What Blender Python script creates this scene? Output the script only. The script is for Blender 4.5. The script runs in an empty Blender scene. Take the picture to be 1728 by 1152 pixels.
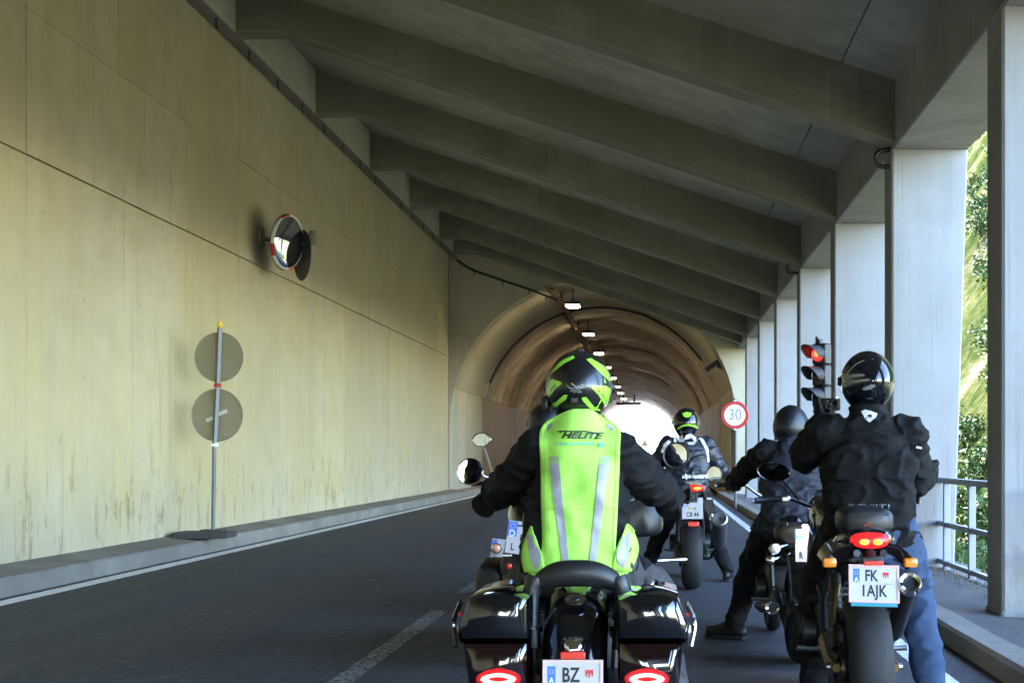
import bpy, bmesh, math, random
import numpy as np
from mathutils import Vector, Matrix, noise
from mathutils.bvhtree import BVHTree

random.seed(7)
SC = bpy.context.scene
COL = SC.collection
R = math.radians

# ------------------------------------------------------------------ camera, light, exposure
CAM_H = 1.3
cam = bpy.data.cameras.new("camera")
camo = bpy.data.objects.new("camera", cam)
COL.objects.link(camo)
camo.location = (0, 0, CAM_H)
camo.rotation_euler = (R(90), 0, 0)
cam.sensor_width = 36
cam.lens = 50
cam.shift_x = -241 / 1728
cam.shift_y = 192 / 1728
cam.clip_start = 0.05
cam.clip_end = 6000
SC.camera = camo

SUN_EL, SUN_AZ = R(46), R(-25)          # azimuth measured from +Y towards +X
world = bpy.data.worlds.new("World")
SC.world = world
world.use_nodes = True
wn = world.node_tree
sky = wn.nodes.new("ShaderNodeTexSky")
sky.sky_type = 'NISHITA'
sky.sun_disc = False
sky.sun_elevation = SUN_EL
sky.sun_rotation = SUN_AZ
sky.altitude = 1400
bg = wn.nodes["Background"]
bg.inputs[1].default_value = 0.15
wn.links.new(sky.outputs[0], bg.inputs[0])

sun = bpy.data.lights.new("sun", 'SUN')
sun.energy = 3.4
sun.angle = R(0.53)
sun.color = (1.0, 0.97, 0.93)
suno = bpy.data.objects.new("sun", sun)
COL.objects.link(suno)
sd = Vector((math.sin(SUN_AZ) * math.cos(SUN_EL), math.cos(SUN_AZ) * math.cos(SUN_EL), math.sin(SUN_EL)))
suno.rotation_euler = sd.to_track_quat('Z', 'Y').to_euler()
suno.location = (-60, 0, 80)

SC.view_settings.view_transform = 'Standard'
SC.view_settings.look = 'None'
SC.view_settings.exposure = 4.75
SC.view_settings.gamma = 1.0
SC.view_settings.use_curve_mapping = False
SC.render.engine = 'CYCLES'
SC.cycles.use_denoising = True
SC.cycles.max_bounces = 10
SC.cycles.diffuse_bounces = 6
SC.cycles.glossy_bounces = 4
SC.cycles.sample_clamp_indirect = 6

# ------------------------------------------------------------------ helpers: things and parts
def tag(o, label=None, cat=None, group=None, kind=None):
    if label: o['label'] = label
    if cat: o['category'] = cat
    if group: o['group'] = group
    if kind: o['kind'] = kind
    return o

def empty(name, loc=(0, 0, 0), rot=(0, 0, 0)):
    o = bpy.data.objects.new(name, None)
    o.empty_display_size = 0.1
    COL.objects.link(o)
    o.location = loc
    o.rotation_euler = rot
    return o

def W(px, py, Y):
    """a spot read off the photograph at a chosen distance, as a point in metres"""
    return Vector(((px - 1105) / 2400 * Y, Y, CAM_H - (py - 768) / 2400 * Y))

def finish(me, angle=38):
    me.shade_smooth()
    me.set_sharp_from_angle(angle=R(angle))

def link(name, me, mats, parent=None, loc=None):
    o = bpy.data.objects.new(name, me)
    COL.objects.link(o)
    if mats is not None:
        me.materials.clear()
        for m in (mats if isinstance(mats, (list, tuple)) else [mats]):
            me.materials.append(m)
    if parent is not None: o.parent = parent
    if loc is not None: o.location = loc
    return o

def basis(d):
    d = Vector(d).normalized()
    a = Vector((0, 0, 1)) if abs(d.z) < 0.9 else Vector((1, 0, 0))
    u = d.cross(a).normalized()
    v = u.cross(d).normalized()
    return u, v, d

class MB:
    def __init__(s):
        s.v = []; s.f = []; s.mi = []
    def add(s, vs, fs, mi=0):
        n = len(s.v)
        s.v += [tuple(p) for p in vs]
        s.f += [tuple(i + n for i in f) for f in fs]
        s.mi += [mi] * len(fs)
        return s
    def box(s, c, size, rot=None, bev=0.0, seg=1, mi=0):
        bm = bmesh.new()
        bmesh.ops.create_cube(bm, size=1)
        bmesh.ops.scale(bm, vec=Vector(size), verts=bm.verts)
        if bev > 0:
            bmesh.ops.bevel(bm, geom=bm.edges[:], offset=bev, segments=seg, profile=0.5, affect='EDGES')
        M = Matrix.Translation(Vector(c))
        if rot is not None:
            from mathutils import Euler
            M = M @ (Euler(rot).to_matrix().to_4x4() if not isinstance(rot, Matrix) else rot.to_4x4())
        bm.transform(M)
        bm.verts.index_update()
        s.add([v.co[:] for v in bm.verts], [[v.index for v in f.verts] for f in bm.faces], mi)
        bm.free()
        return s
    def loft(s, rings, caps=True, closed=True, mi=0):
        n = len(rings[0]); vs = []; fs = []
        for r in rings: vs += [tuple(p) for p in r]
        for i in range(len(rings) - 1):
            for j in range(n if closed else n - 1):
                k = (j + 1) % n
                fs.append((i * n + j, i * n + k, (i + 1) * n + k, (i + 1) * n + j))
        if caps and closed:
            fs.append(tuple(range(n - 1, -1, -1)))
            fs.append(tuple((len(rings) - 1) * n + j for j in range(n)))
        return s.add(vs, fs, mi)
    def tube(s, pts, r, seg=10, mi=0, caps=True):
        pts = [Vector(p) for p in pts]
        rad = r if isinstance(r, (list, tuple)) else [r] * len(pts)
        rings = []; up = None
        for i, p in enumerate(pts):
            d = (pts[min(i + 1, len(pts) - 1)] - pts[max(i - 1, 0)]).normalized()
            if up is None: u, v, _ = basis(d)
            else:
                v = (up - d * up.dot(d)).normalized(); u = d.cross(v).normalized()
            up = v
            rings.append([p + (u * math.cos(t) + v * math.sin(t)) * rad[i] for t in [2 * math.pi * k / seg for k in range(seg)]])
        return s.loft(rings, caps, True, mi)
    def cyl(s, a, b, r0, r1=None, seg=16, mi=0):
        return s.tube([a, b], [r0, r0 if r1 is None else r1], seg, mi)
    def cap(s, a, b, r0, r1=None, seg=12):
        """tapered capsule"""
        r1 = r0 if r1 is None else r1
        a = Vector(a); b = Vector(b)
        if (b - a).length < 1e-5: b = a + Vector((0, 0, 1e-3))
        u, v, d = basis(b - a)
        rings = []
        for k in range(1, 5):
            t = math.pi / 2 * (1 - k / 4)
            c = a - d * r0 * math.sin(t)
            rings.append((c, r0 * math.cos(t)))
        for k in range(0, 4):
            t = math.pi / 2 * k / 4
            rings.append((b + d * r1 * math.sin(t), r1 * math.cos(t)))
        rr = [[c + (u * math.cos(q) + v * math.sin(q)) * r for q in [2 * math.pi * j / seg for j in range(seg)]] for c, r in rings]
        return s.loft(rr)
    def lathe(s, prof, M=None, seg=32, mi=0, close=False):
        """profile of (radius, height) turned about local z, placed by matrix M"""
        M = M or Matrix()
        rings = [[M @ Vector((r * math.cos(t), r * math.sin(t), h)) for t in [2 * math.pi * k / seg for k in range(seg)]] for r, h in prof]
        if close: rings.append(rings[0])
        return s.loft(rings, caps=not close, mi=mi)
    def sup(s, secs, n=24, mi=0, caps=True):
        """super-ellipse sections across y: (y, xc, zc, half width, half height, exponent)"""
        rings = []
        for (y, xc, zc, hw, hh, e) in secs:
            ring = []
            for k in range(n):
                t = 2 * math.pi * k / n
                c, q = math.cos(t), math.sin(t)
                ring.append((xc + hw * math.copysign(abs(c) ** (2 / e), c), y, zc + hh * math.copysign(abs(q) ** (2 / e), q)))
            rings.append(ring)
        return s.loft(rings, caps, True, mi)
    def ell(s, c, r, M=None, nu=20, nv=12, mi=0):
        c = Vector(c); rings = []
        for i in range(nv + 1):
            ph = -math.pi / 2 + math.pi * (i * 0.998 + 0.001 * nv) / nv
            ring = []
            for k in range(nu):
                t = 2 * math.pi * k / nu
                p = Vector((r[0] * math.cos(ph) * math.cos(t), r[1] * math.cos(ph) * math.sin(t), r[2] * math.sin(ph)))
                ring.append(c + (M @ p if M is not None else p))
            rings.append(ring)
        return s.loft(rings, True, True, mi)
    def prism(s, poly, depth, M, mi=0):
        """outline in local x,y pushed along local z"""
        n = len(poly)
        vs = [M @ Vector((x, y, 0)) for x, y in poly] + [M @ Vector((x, y, depth)) for x, y in poly]
        fs = [tuple(range(n - 1, -1, -1)), tuple(range(n, 2 * n))] + [(i, (i + 1) % n, n + (i + 1) % n, n + i) for i in range(n)]
        return s.add(vs, fs, mi)
    def mesh(s, name):
        me = bpy.data.meshes.new(name)
        me.from_pydata(s.v, [], s.f)
        if any(s.mi): me.polygons.foreach_set('material_index', s.mi)
        me.validate(); me.update()
        return me
    def build(s, name, mats, parent=None, angle=38, loc=None):
        me = s.mesh(name)
        bm = bmesh.new(); bm.from_mesh(me)
        bmesh.ops.recalc_face_normals(bm, faces=bm.faces)
        bm.to_mesh(me); bm.free()
        finish(me, angle)
        return link(name, me, mats, parent, loc)

def bez(pts, n=24):
    """smooth curve through the points"""
    pts = [Vector(p) for p in pts]
    P = [pts[0] * 2 - pts[1]] + pts + [pts[-1] * 2 - pts[-2]]
    out = []
    m = len(pts) - 1
    for i in range(m):
        a, b, c, d = P[i:i + 4]
        k = max(2, n // m)
        for j in range(k):
            t = j / k
            out.append(0.5 * ((2 * b) + (c - a) * t + (2 * a - 5 * b + 4 * c - d) * t * t + (3 * b - a - 3 * c + d) * t ** 3))
    out.append(pts[-1])
    return out

def evaluated(o):
    dg = bpy.context.evaluated_depsgraph_get()
    return bpy.data.meshes.new_from_object(o.evaluated_get(dg), depsgraph=dg)

def remesh(mb, voxel, it=4, fac=0.5):
    me = mb.mesh("work")
    o = link("work", me, None)
    bm = bmesh.new(); bm.from_mesh(me)
    bmesh.ops.recalc_face_normals(bm, faces=bm.faces); bm.to_mesh(me); bm.free()
    m = o.modifiers.new("r", 'REMESH'); m.mode = 'VOXEL'; m.voxel_size = voxel
    if it:
        q = o.modifiers.new("s", 'SMOOTH'); q.factor = fac; q.iterations = it
    bpy.context.view_layer.update()
    out = evaluated(o)
    bpy.data.objects.remove(o); bpy.data.meshes.remove(me)
    return out

def text_mesh(s, size, shear=0.0, extrude=0.0, spacing=1.0, offset=0.0):
    cu = bpy.data.curves.new("t", 'FONT')
    cu.body = s; cu.size = size; cu.align_x = 'CENTER'; cu.align_y = 'CENTER'
    cu.shear = shear; cu.extrude = extrude; cu.space_character = spacing; cu.offset = offset
    cu.resolution_u = 3
    o = bpy.data.objects.new("t", cu); COL.objects.link(o)
    bpy.context.view_layer.update()
    me = evaluated(o)
    bpy.data.objects.remove(o); bpy.data.curves.remove(cu)
    return me

# text lies in local x,y with z towards the reader; STAND turns it to face -y
STAND = Matrix(((1, 0, 0, 0), (0, 0, -1, 0), (0, 1, 0, 0), (0, 0, 0, 1)))

def flat_poly(poly, limit=0.02):
    """outline (x,z) filled with small triangles, standing in the x,z plane"""
    bm = bmesh.new()
    f = bm.faces.new([bm.verts.new((x, 0, z)) for x, z in poly])
    bmesh.ops.triangulate(bm, faces=[f])
    for _ in range(6):
        es = [e for e in bm.edges if e.calc_length() > limit]
        if not es: break
        bmesh.ops.subdivide_edges(bm, edges=es, cuts=1)
        bmesh.ops.triangulate(bm, faces=[f for f in bm.faces if len(f.verts) > 3])
    me = bpy.data.meshes.new("p"); bm.to_mesh(me); bm.free()
    return me

def wrap(me, bvh, off, d=Vector((0, 1, 0))):
    """lay a flat mesh onto a surface, along direction d"""
    for v in me.vertices:
        o = v.co - d * 3
        h = bvh.ray_cast(o, d)
        if h[0] is None:
            h = bvh.find_nearest(v.co)
            n = h[1] if h[1].dot(d) < 0 else -h[1]
            v.co = h[0] + n * off
        else:
            v.co = h[0] - d * off
    me.update()
    return me

def bvh_of(*objs):
    vs = []; fs = []
    for o in objs:
        n = len(vs)
        M = o.matrix_world if o.parent is None else Matrix()
        vs += [v.co.copy() for v in o.data.vertices]
        fs += [[i + n for i in p.vertices] for p in o.data.polygons]
    return BVHTree.FromPolygons(vs, fs)

def rebase(root, base):
    """move a thing built in place onto an origin at its own foot"""
    base = Vector(base)
    seen = set()
    def go(o, top):
        if o.type == 'MESH' and o.data.name not in seen:
            o.data.transform(Matrix.Translation(-base)); o.data.update(); seen.add(o.data.name)
        for c in o.children: go(c, False)
    go(root, True)
    root.location = base

# ------------------------------------------------------------------ materials
def N(nt, t, **kw):
    n = nt.nodes.new(t)
    for k, v in kw.items(): setattr(n, k, v)
    return n

def mat(name, base, rough=0.5, metal=0.0, emit=None, es=0.0, nz=None, bump=None, coat=0.0, spec=0.5, sheen=0.0, alpha=1.0, trans=0.0):
    m = bpy.data.materials.new(name); m.use_nodes = True
    nt = m.node_tree; b = nt.nodes["Principled BSDF"]
    b.inputs["Base Color"].default_value = (*base, 1)
    b.inputs["Roughness"].default_value = rough
    b.inputs["Metallic"].default_value = metal
    b.inputs["Specular IOR Level"].default_value = spec
    b.inputs["Coat Weight"].default_value = coat
    b.inputs["Coat Roughness"].default_value = 0.04
    b.inputs["Sheen Weight"].default_value = sheen
    b.inputs["Transmission Weight"].default_value = trans
    if emit:
        b.inputs["Emission Color"].default_value = (*emit, 1)
        b.inputs["Emission Strength"].default_value = es * 0.17      # lamps are judged at this exposure
    L = nt.links.new
    if nz:
        sc, amt = nz
        g = N(nt, "ShaderNodeTexCoord"); t = N(nt, "ShaderNodeTexNoise")
        t.inputs["Scale"].default_value = sc; t.inputs["Detail"].default_value = 6
        L(g.outputs["Object"], t.inputs["Vector"])
        mx = N(nt, "ShaderNodeMix", data_type='RGBA')
        mx.inputs[6].default_value = (*[c * (1 - amt) for c in base], 1)
        mx.inputs[7].default_value = (*[min(1, c * (1 + amt)) for c in base], 1)
        L(t.outputs["Fac"], mx.inputs[0]); L(mx.outputs[2], b.inputs["Base Color"])
        mr = N(nt, "ShaderNodeMapRange")
        mr.inputs[3].default_value = max(0, rough - 0.12); mr.inputs[4].default_value = min(1, rough + 0.12)
        L(t.outputs["Fac"], mr.inputs[0]); L(mr.outputs[0], b.inputs["Roughness"])
    if bump:
        sc, st, dist = bump
        g = N(nt, "ShaderNodeTexCoord"); t = N(nt, "ShaderNodeTexNoise")
        t.inputs["Scale"].default_value = sc; t.inputs["Detail"].default_value = 5
        L(g.outputs["Object"], t.inputs["Vector"])
        bp = N(nt, "ShaderNodeBump"); bp.inputs["Strength"].default_value = st; bp.inputs["Distance"].default_value = dist
        L(t.outputs["Fac"], bp.inputs["Height"]); L(bp.outputs[0], b.inputs["Normal"])
    return m

def ramp(nt, stops):
    r = N(nt, "ShaderNodeValToRGB")
    e = r.color_ramp.elements
    e[0].position, e[0].color = stops[0][0], (*stops[0][1], 1)
    e[1].position, e[1].color = stops[-1][0], (*stops[-1][1], 1)
    for p, c in stops[1:-1]:
        q = e.new(p); q.color = (*c, 1)
    return r

def world_noise(nt, scale, sc3=(1, 1, 1), detail=6, rough=0.6, dist=0.0, off=(0, 0, 0)):
    g = N(nt, "ShaderNodeNewGeometry"); mp = N(nt, "ShaderNodeMapping")
    mp.inputs["Scale"].default_value = sc3; mp.inputs["Location"].default_value = off
    t = N(nt, "ShaderNodeTexNoise")
    t.inputs["Scale"].default_value = scale; t.inputs["Detail"].default_value = detail
    t.inputs["Roughness"].default_value = rough; t.inputs["Distortion"].default_value = dist
    nt.links.new(g.outputs["Position"], mp.inputs["Vector"]); nt.links.new(mp.outputs[0], t.inputs["Vector"])
    return t.outputs["Fac"]

def mixc(nt, fac, a, b, blend='MIX'):
    mx = N(nt, "ShaderNodeMix", data_type='RGBA', blend_type=blend)
    for sock, v in ((0, fac), (6, a), (7, b)):
        if isinstance(v, (int, float)): mx.inputs[sock].default_value = v
        elif isinstance(v, tuple): mx.inputs[sock].default_value = (*v, 1)
        else: nt.links.new(v, mx.inputs[sock])
    return mx.outputs[2]

def mrange(nt, v, a, b, c=0.0, d=1.0, smooth=True):
    mr = N(nt, "ShaderNodeMapRange")
    if smooth: mr.interpolation_type = 'SMOOTHSTEP'
    nt.links.new(v, mr.inputs[0])
    for i, x in zip((1, 2, 3, 4), (a, b, c, d)): mr.inputs[i].default_value = x
    return mr.outputs[0]

def mth(nt, op, a, b=None):
    m = N(nt, "ShaderNodeMath", operation=op)
    for i, v in enumerate((a, b)):
        if v is None: continue
        if isinstance(v, (int, float)): m.inputs[i].default_value = v
        else: nt.links.new(v, m.inputs[i])
    return m.outputs[0]

def concrete(name, base, dark, stain=(0.16, 0.11, 0.06), streak=0.5, blotch=0.5, foot=0.0, rough=0.85, bump=0.25, moss=None, bounce_tint=None, boards=None):
    m = bpy.data.materials.new(name); m.use_nodes = True
    nt = m.node_tree; b = nt.nodes["Principled BSDF"]; L = nt.links.new
    big = world_noise(nt, 0.35, detail=4)
    med = world_noise(nt, 1.7, detail=8, rough=0.65)
    stv = world_noise(nt, 1.0, (2.6, 2.6, 0.16), detail=7, rough=0.65, off=(3, 1, 0))
    fine = world_noise(nt, 28, detail=4, rough=0.7)
    col = mixc(nt, mrange(nt, big, 0.35, 0.68, 0, blotch), base, dark)
    col = mixc(nt, mrange(nt, med, 0.42, 0.64, 0, blotch * 0.75), col, dark)
    if moss: col = mixc(nt, mrange(nt, world_noise(nt, 0.6, detail=6, off=(9, 4, 2)), 0.45, 0.65, 0, 0.7), col, moss)
    col = mixc(nt, mrange(nt, stv, 0.50, 0.78, 0, streak), col, tuple(c * 0.62 for c in base))
    col = mixc(nt, mrange(nt, stv, 0.46, 0.26, 0, streak * 0.5), col, tuple(min(1, c * 1.18) for c in base))
    if bounce_tint:  # yellow bounce light painted in, stronger towards the bottom and the near end
        ga = N(nt, "ShaderNodeNewGeometry"); sa = N(nt, "ShaderNodeSeparateXYZ"); L(ga.outputs["Position"], sa.inputs[0])
        am = mth(nt, 'ADD', mrange(nt, sa.outputs["Z"], 7.5, 0.3, 0.12, 0.50), mth(nt, 'MULTIPLY', mth(nt, 'SUBTRACT', world_noise(nt, 0.5, (1, 1, 0.5), off=(2, 8, 1)), 0.5), 2.4))
        am = mth(nt, 'MULTIPLY', am, mrange(nt, sa.outputs["Y"], 48, 12, 0.35, 1.0))
        col = mixc(nt, mrange(nt, am, 0, 1, 0, 1, False), col, bounce_tint)
    if foot > 0:
        g = N(nt, "ShaderNodeNewGeometry"); sp = N(nt, "ShaderNodeSeparateXYZ"); L(g.outputs["Position"], sp.inputs[0])
        spots = world_noise(nt, 1.0, (3.4, 3.4, 1.1), detail=12, rough=0.80, off=(0, 5, 0))
        lowm = mrange(nt, sp.outputs["Z"], 1.9, 0.15, 0, 1)
        f = mth(nt, 'MULTIPLY', lowm, mrange(nt, spots, 0.535, 0.60, 0, foot))
        col = mixc(nt, f, col, stain)
        spots2 = world_noise(nt, 1.0, (6.0, 6.0, 1.2), detail=9, rough=0.78, off=(7, 2, 0))
        f2 = mth(nt, 'MULTIPLY', mrange(nt, sp.outputs["Z"], 1.1, 0.2, 0, 1), mrange(nt, spots2, 0.57, 0.62, 0, foot))
        col = mixc(nt, f2, col, (0.20, 0.07, 0.025))
        f3 = mth(nt, 'MULTIPLY', mrange(nt, sp.outputs["Z"], 0.8, 0.2, 0, 1), 0.35)
        col = mixc(nt, f3, col, tuple(c * 1.1 for c in base))
    drip = world_noise(nt, 1.0, (16, 16, 0.30), detail=6, rough=0.65, off=(11, 3, 0))
    col = mixc(nt, mrange(nt, drip, 0.58, 0.68, 0, streak), col, tuple(c * 0.5 for c in base))
    pore = world_noise(nt, 7.5, detail=2, rough=0.5, off=(1, 6, 3))
    col = mixc(nt, mrange(nt, pore, 0.70, 0.76, 0, 0.45), col, tuple(c * 0.35 for c in base))
    if boards:
        # marks left by the formwork boards: each board its own tone, thin lines between
        (bx, by, bz), bw, ba = boards
        gb = N(nt, "ShaderNodeNewGeometry"); dp = N(nt, "ShaderNodeVectorMath", operation='DOT_PRODUCT')
        L(gb.outputs["Position"], dp.inputs[0]); dp.inputs[1].default_value = (bx / bw, by / bw, bz / bw)
        fl = mth(nt, 'FLOOR', dp.outputs["Value"]); fr = mth(nt, 'FRACT', dp.outputs["Value"])
        wn_ = N(nt, "ShaderNodeTexWhiteNoise", noise_dimensions='1D'); L(fl, wn_.inputs["W"])
        col = mixc(nt, mth(nt, 'MULTIPLY', wn_.outputs["Value"], ba), col, tuple(c * 0.55 for c in base))
        ed = mth(nt, 'MINIMUM', fr, mth(nt, 'SUBTRACT', 1.0, fr))
        col = mixc(nt, mth(nt, 'MULTIPLY', mrange(nt, ed, 0.05, 0.0, 0, ba * 1.3), mrange(nt, med, 0.40, 0.55)), col, tuple(c * 0.4 for c in base))
    oi = N(nt, "ShaderNodeObjectInfo")
    col = mixc(nt, mrange(nt, oi.outputs["Random"], 0, 1, 0, 0.38, False), col, dark)
    col = mixc(nt, mrange(nt, fine, 0.3, 0.7, 0.0, 0.18), col, tuple(c * 0.7 for c in base))
    L(col, b.inputs["Base Color"])
    b.inputs["Roughness"].default_value = rough
    b.inputs["Specular IOR Level"].default_value = 0.3
    bp = N(nt, "ShaderNodeBump"); bp.inputs["Strength"].default_value = bump; bp.inputs["Distance"].default_value = 0.012
    hs = mth(nt, 'ADD', mth(nt, 'MULTIPLY', med, 0.8), mth(nt, 'MULTIPLY', fine, 0.35))
    L(hs, bp.inputs["Height"]); L(bp.outputs[0], b.inputs["Normal"])
    return m

M_WALL = concrete("wall_concrete", (0.50, 0.44, 0.305), (0.36, 0.305, 0.195), streak=0.55, blotch=0.6, foot=0.9, bounce_tint=(0.49, 0.395, 0.17))
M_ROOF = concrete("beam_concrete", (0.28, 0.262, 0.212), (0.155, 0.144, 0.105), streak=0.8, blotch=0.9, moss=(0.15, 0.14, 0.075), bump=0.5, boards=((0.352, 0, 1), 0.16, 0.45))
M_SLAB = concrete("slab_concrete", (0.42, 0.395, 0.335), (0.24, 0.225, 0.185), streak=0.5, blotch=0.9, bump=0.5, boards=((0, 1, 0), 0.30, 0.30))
M_PILLAR = concrete("pillar_concrete", (0.27, 0.272, 0.28), (0.18, 0.178, 0.17), streak=0.6, blotch=0.6, foot=0.5, boards=((1, 1, 0), 0.115, 0.22))
M_LEDGE = concrete("ledge_concrete", (0.42, 0.40, 0.33), (0.30, 0.28, 0.22), streak=0.5)
M_PORTAL = concrete("portal_concrete", (0.42, 0.385, 0.29), (0.29, 0.26, 0.19), streak=0.7)
M_KERB = concrete("kerb_concrete", (0.27, 0.252, 0.215), (0.155, 0.142, 0.12), streak=0.5, blotch=0.9, bump=0.7)
M_BAND = concrete("shaded_ledge_underside", (0.20, 0.185, 0.16), (0.13, 0.12, 0.10))  # ledge concrete darkened: the underside's shade put into its colour
M_JOINT = mat("joint_grime", (0.05, 0.042, 0.03), 0.9)

def make_asphalt():
    m = bpy.data.materials.new("asphalt"); m.use_nodes = True
    nt = m.node_tree; b = nt.nodes["Principled BSDF"]; L = nt.links.new
    b.inputs['Specular IOR Level'].default_value = 0.35
    speck = world_noise(nt, 48, detail=5, rough=0.85)
    med = world_noise(nt, 2.2, (1, 0.35, 1), detail=8, rough=0.65)
    big = world_noise(nt, 1.0, (0.9, 0.05, 1), detail=4, rough=0.5, off=(0.3, 0, 0))
    col = mixc(nt, mrange(nt, big, 0.35, 0.65), (0.025, 0.027, 0.034), (0.038, 0.041, 0.051))
    col = mixc(nt, mrange(nt, med, 0.45, 0.72, 0, 0.6), col, (0.030, 0.030, 0.032))
    mott = world_noise(nt, 11, (1, 0.55, 1), detail=6, rough=0.8, off=(4, 4, 0))
    col = mixc(nt, mrange(nt, mott, 0.50, 0.66, 0, 0.55), col, (0.10, 0.102, 0.112))
    col = mixc(nt, mrange(nt, mott, 0.46, 0.33, 0, 0.6), col, (0.018, 0.018, 0.02))
    crk = N(nt, "ShaderNodeTexVoronoi"); crk.feature = 'DISTANCE_TO_EDGE'; crk.inputs["Scale"].default_value = 0.45
    gg = N(nt, "ShaderNodeNewGeometry"); wv = N(nt, "ShaderNodeVectorMath", operation='ADD'); L(gg.outputs["Position"], wv.inputs[0])
    cbn = N(nt, "ShaderNodeCombineXYZ"); L(mth(nt, 'MULTIPLY', med, 0.9), cbn.inputs[0]); L(mth(nt, 'MULTIPLY', mott, 0.35), cbn.inputs[1]); L(cbn.outputs[0], wv.inputs[1]); L(wv.outputs[0], crk.inputs["Vector"])
    cm = mth(nt, 'MULTIPLY', mrange(nt, crk.outputs["Distance"], 0.010, 0.003, 0, 0.8), mrange(nt, world_noise(nt, 0.25, off=(7, 7, 0)), 0.50, 0.60))
    col = mixc(nt, cm, col, (0.012, 0.012, 0.012))
    col = mixc(nt, mrange(nt, speck, 0.54, 0.68, 0, 0.9), col, (0.20, 0.20, 0.215))
    col = mixc(nt, mrange(nt, speck, 0.46, 0.32, 0, 0.9), col, (0.016, 0.016, 0.017))
    L(col, b.inputs["Base Color"])
    L(mrange(nt, big, 0.3, 0.7, 0.62, 0.85), b.inputs["Roughness"])
    bp = N(nt, "ShaderNodeBump"); bp.inputs["Strength"].default_value = 0.5; bp.inputs["Distance"].default_value = 0.006
    L(speck, bp.inputs["Height"]); L(bp.outputs[0], b.inputs["Normal"])
    return m
M_ASPHALT = make_asphalt()

def make_paint(name="road_paint", wear=0.0):
    m = bpy.data.materials.new(name); m.use_nodes = True
    nt = m.node_tree; b = nt.nodes["Principled BSDF"]; L = nt.links.new
    w = world_noise(nt, 14, detail=8, rough=0.75)
    w2 = world_noise(nt, 90, detail=3, rough=0.8)
    col = mixc(nt, mrange(nt, w, 0.50 - wear, 0.66 - wear, 0, 0.7 + wear), (0.80, 0.80, 0.80), (0.34, 0.34, 0.345))
    col = mixc(nt, mrange(nt, w2, 0.50 - wear, 0.66 - wear, 0, 0.5 + wear * 3), col, (0.08, 0.08, 0.085))
    L(col, b.inputs["Base Color"]); b.inputs["Roughness"].default_value = 0.6
    hole = world_noise(nt, 26, detail=8, rough=0.8, off=(3, 9, 0))           # where the paint is gone the road shows
    L(mrange(nt, hole, 0.60 - wear * 0.9, 0.66 - wear * 0.9, 1, 0), b.inputs["Alpha"])
    return m
M_PAINT = make_paint()
M_WORN = make_paint("worn_road_paint", 0.13)

def make_dirt():
    m = bpy.data.materials.new("gritty_pavement"); m.use_nodes = True
    nt = m.node_tree; b = nt.nodes["Principled BSDF"]; L = nt.links.new
    a = world_noise(nt, 1.6, detail=8, rough=0.7); f = world_noise(nt, 45, detail=4, rough=0.8)
    col = mixc(nt, mrange(nt, a, 0.38, 0.62), (0.060, 0.061, 0.070), (0.10, 0.088, 0.072))
    col = mixc(nt, mrange(nt, f, 0.5, 0.72, 0, 0.6), col, (0.26, 0.24, 0.20))
    col = mixc(nt, mrange(nt, f, 0.45, 0.3, 0, 0.7), col, (0.045, 0.042, 0.04))
    L(col, b.inputs["Base Color"]); b.inputs["Roughness"].default_value = 0.9
    bp = N(nt, "ShaderNodeBump"); bp.inputs["Strength"].default_value = 0.6; bp.inputs["Distance"].default_value = 0.012
    L(f, bp.inputs["Height"]); L(bp.outputs[0], b.inputs["Normal"])
    return m
M_DIRT = make_dirt()

TUN_X, TUN_Z, TUN_R = -1.95, 2.3, 4.5
def make_lining():
    m = bpy.data.materials.new("tunnel_lining"); m.use_nodes = True
    nt = m.node_tree; b = nt.nodes["Principled BSDF"]; L = nt.links.new
    g = N(nt, "ShaderNodeNewGeometry"); sp = N(nt, "ShaderNodeSeparateXYZ"); L(g.outputs["Position"], sp.inputs[0])
    ang = mth(nt, 'ARCTAN2', mth(nt, 'SUBTRACT', sp.outputs["Z"], TUN_Z), mth(nt, 'SUBTRACT', sp.outputs["X"], TUN_X))
    cb = N(nt, "ShaderNodeCombineXYZ"); L(mth(nt, 'MULTIPLY', ang, 1.6), cb.inputs[0]); L(mth(nt, 'MULTIPLY', sp.outputs["Y"], 0.55), cb.inputs[1])
    def nz(scale, detail, off):
        mp = N(nt, "ShaderNodeMapping"); mp.inputs["Location"].default_value = off
        t = N(nt, "ShaderNodeTexNoise"); t.inputs["Scale"].default_value = scale; t.inputs["Detail"].default_value = detail; t.inputs["Roughness"].default_value = 0.68
        L(cb.outputs[0], mp.inputs[0]); L(mp.outputs[0], t.inputs[0]); return t.outputs[0]
    a = nz(1.1, 8, (0, 0, 0)); c = nz(2.4, 7, (5, 3, 0))
    col = mixc(nt, mrange(nt, a, 0.36, 0.62), (0.52, 0.43, 0.355), (0.33, 0.265, 0.22))
    col = mixc(nt, mrange(nt, c, 0.48, 0.62, 0, 0.85), col, (0.15, 0.12, 0.10))
    col = mixc(nt, mrange(nt, c, 0.42, 0.30, 0, 0.7), col, (0.54, 0.43, 0.32))
    L(col, b.inputs["Base Color"]); b.inputs["Roughness"].default_value = 0.8
    bp = N(nt, "ShaderNodeBump"); bp.inputs["Strength"].default_value = 0.7; bp.inputs["Distance"].default_value = 0.08
    L(c, bp.inputs["Height"]); L(bp.outputs[0], b.inputs["Normal"])
    return m
M_LINING = make_lining()
M_TUNWALL = concrete("tunnel_wall_concrete", (0.26, 0.18, 0.10), (0.13, 0.085, 0.045), streak=0.8, blotch=0.8, rough=0.6)

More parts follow.
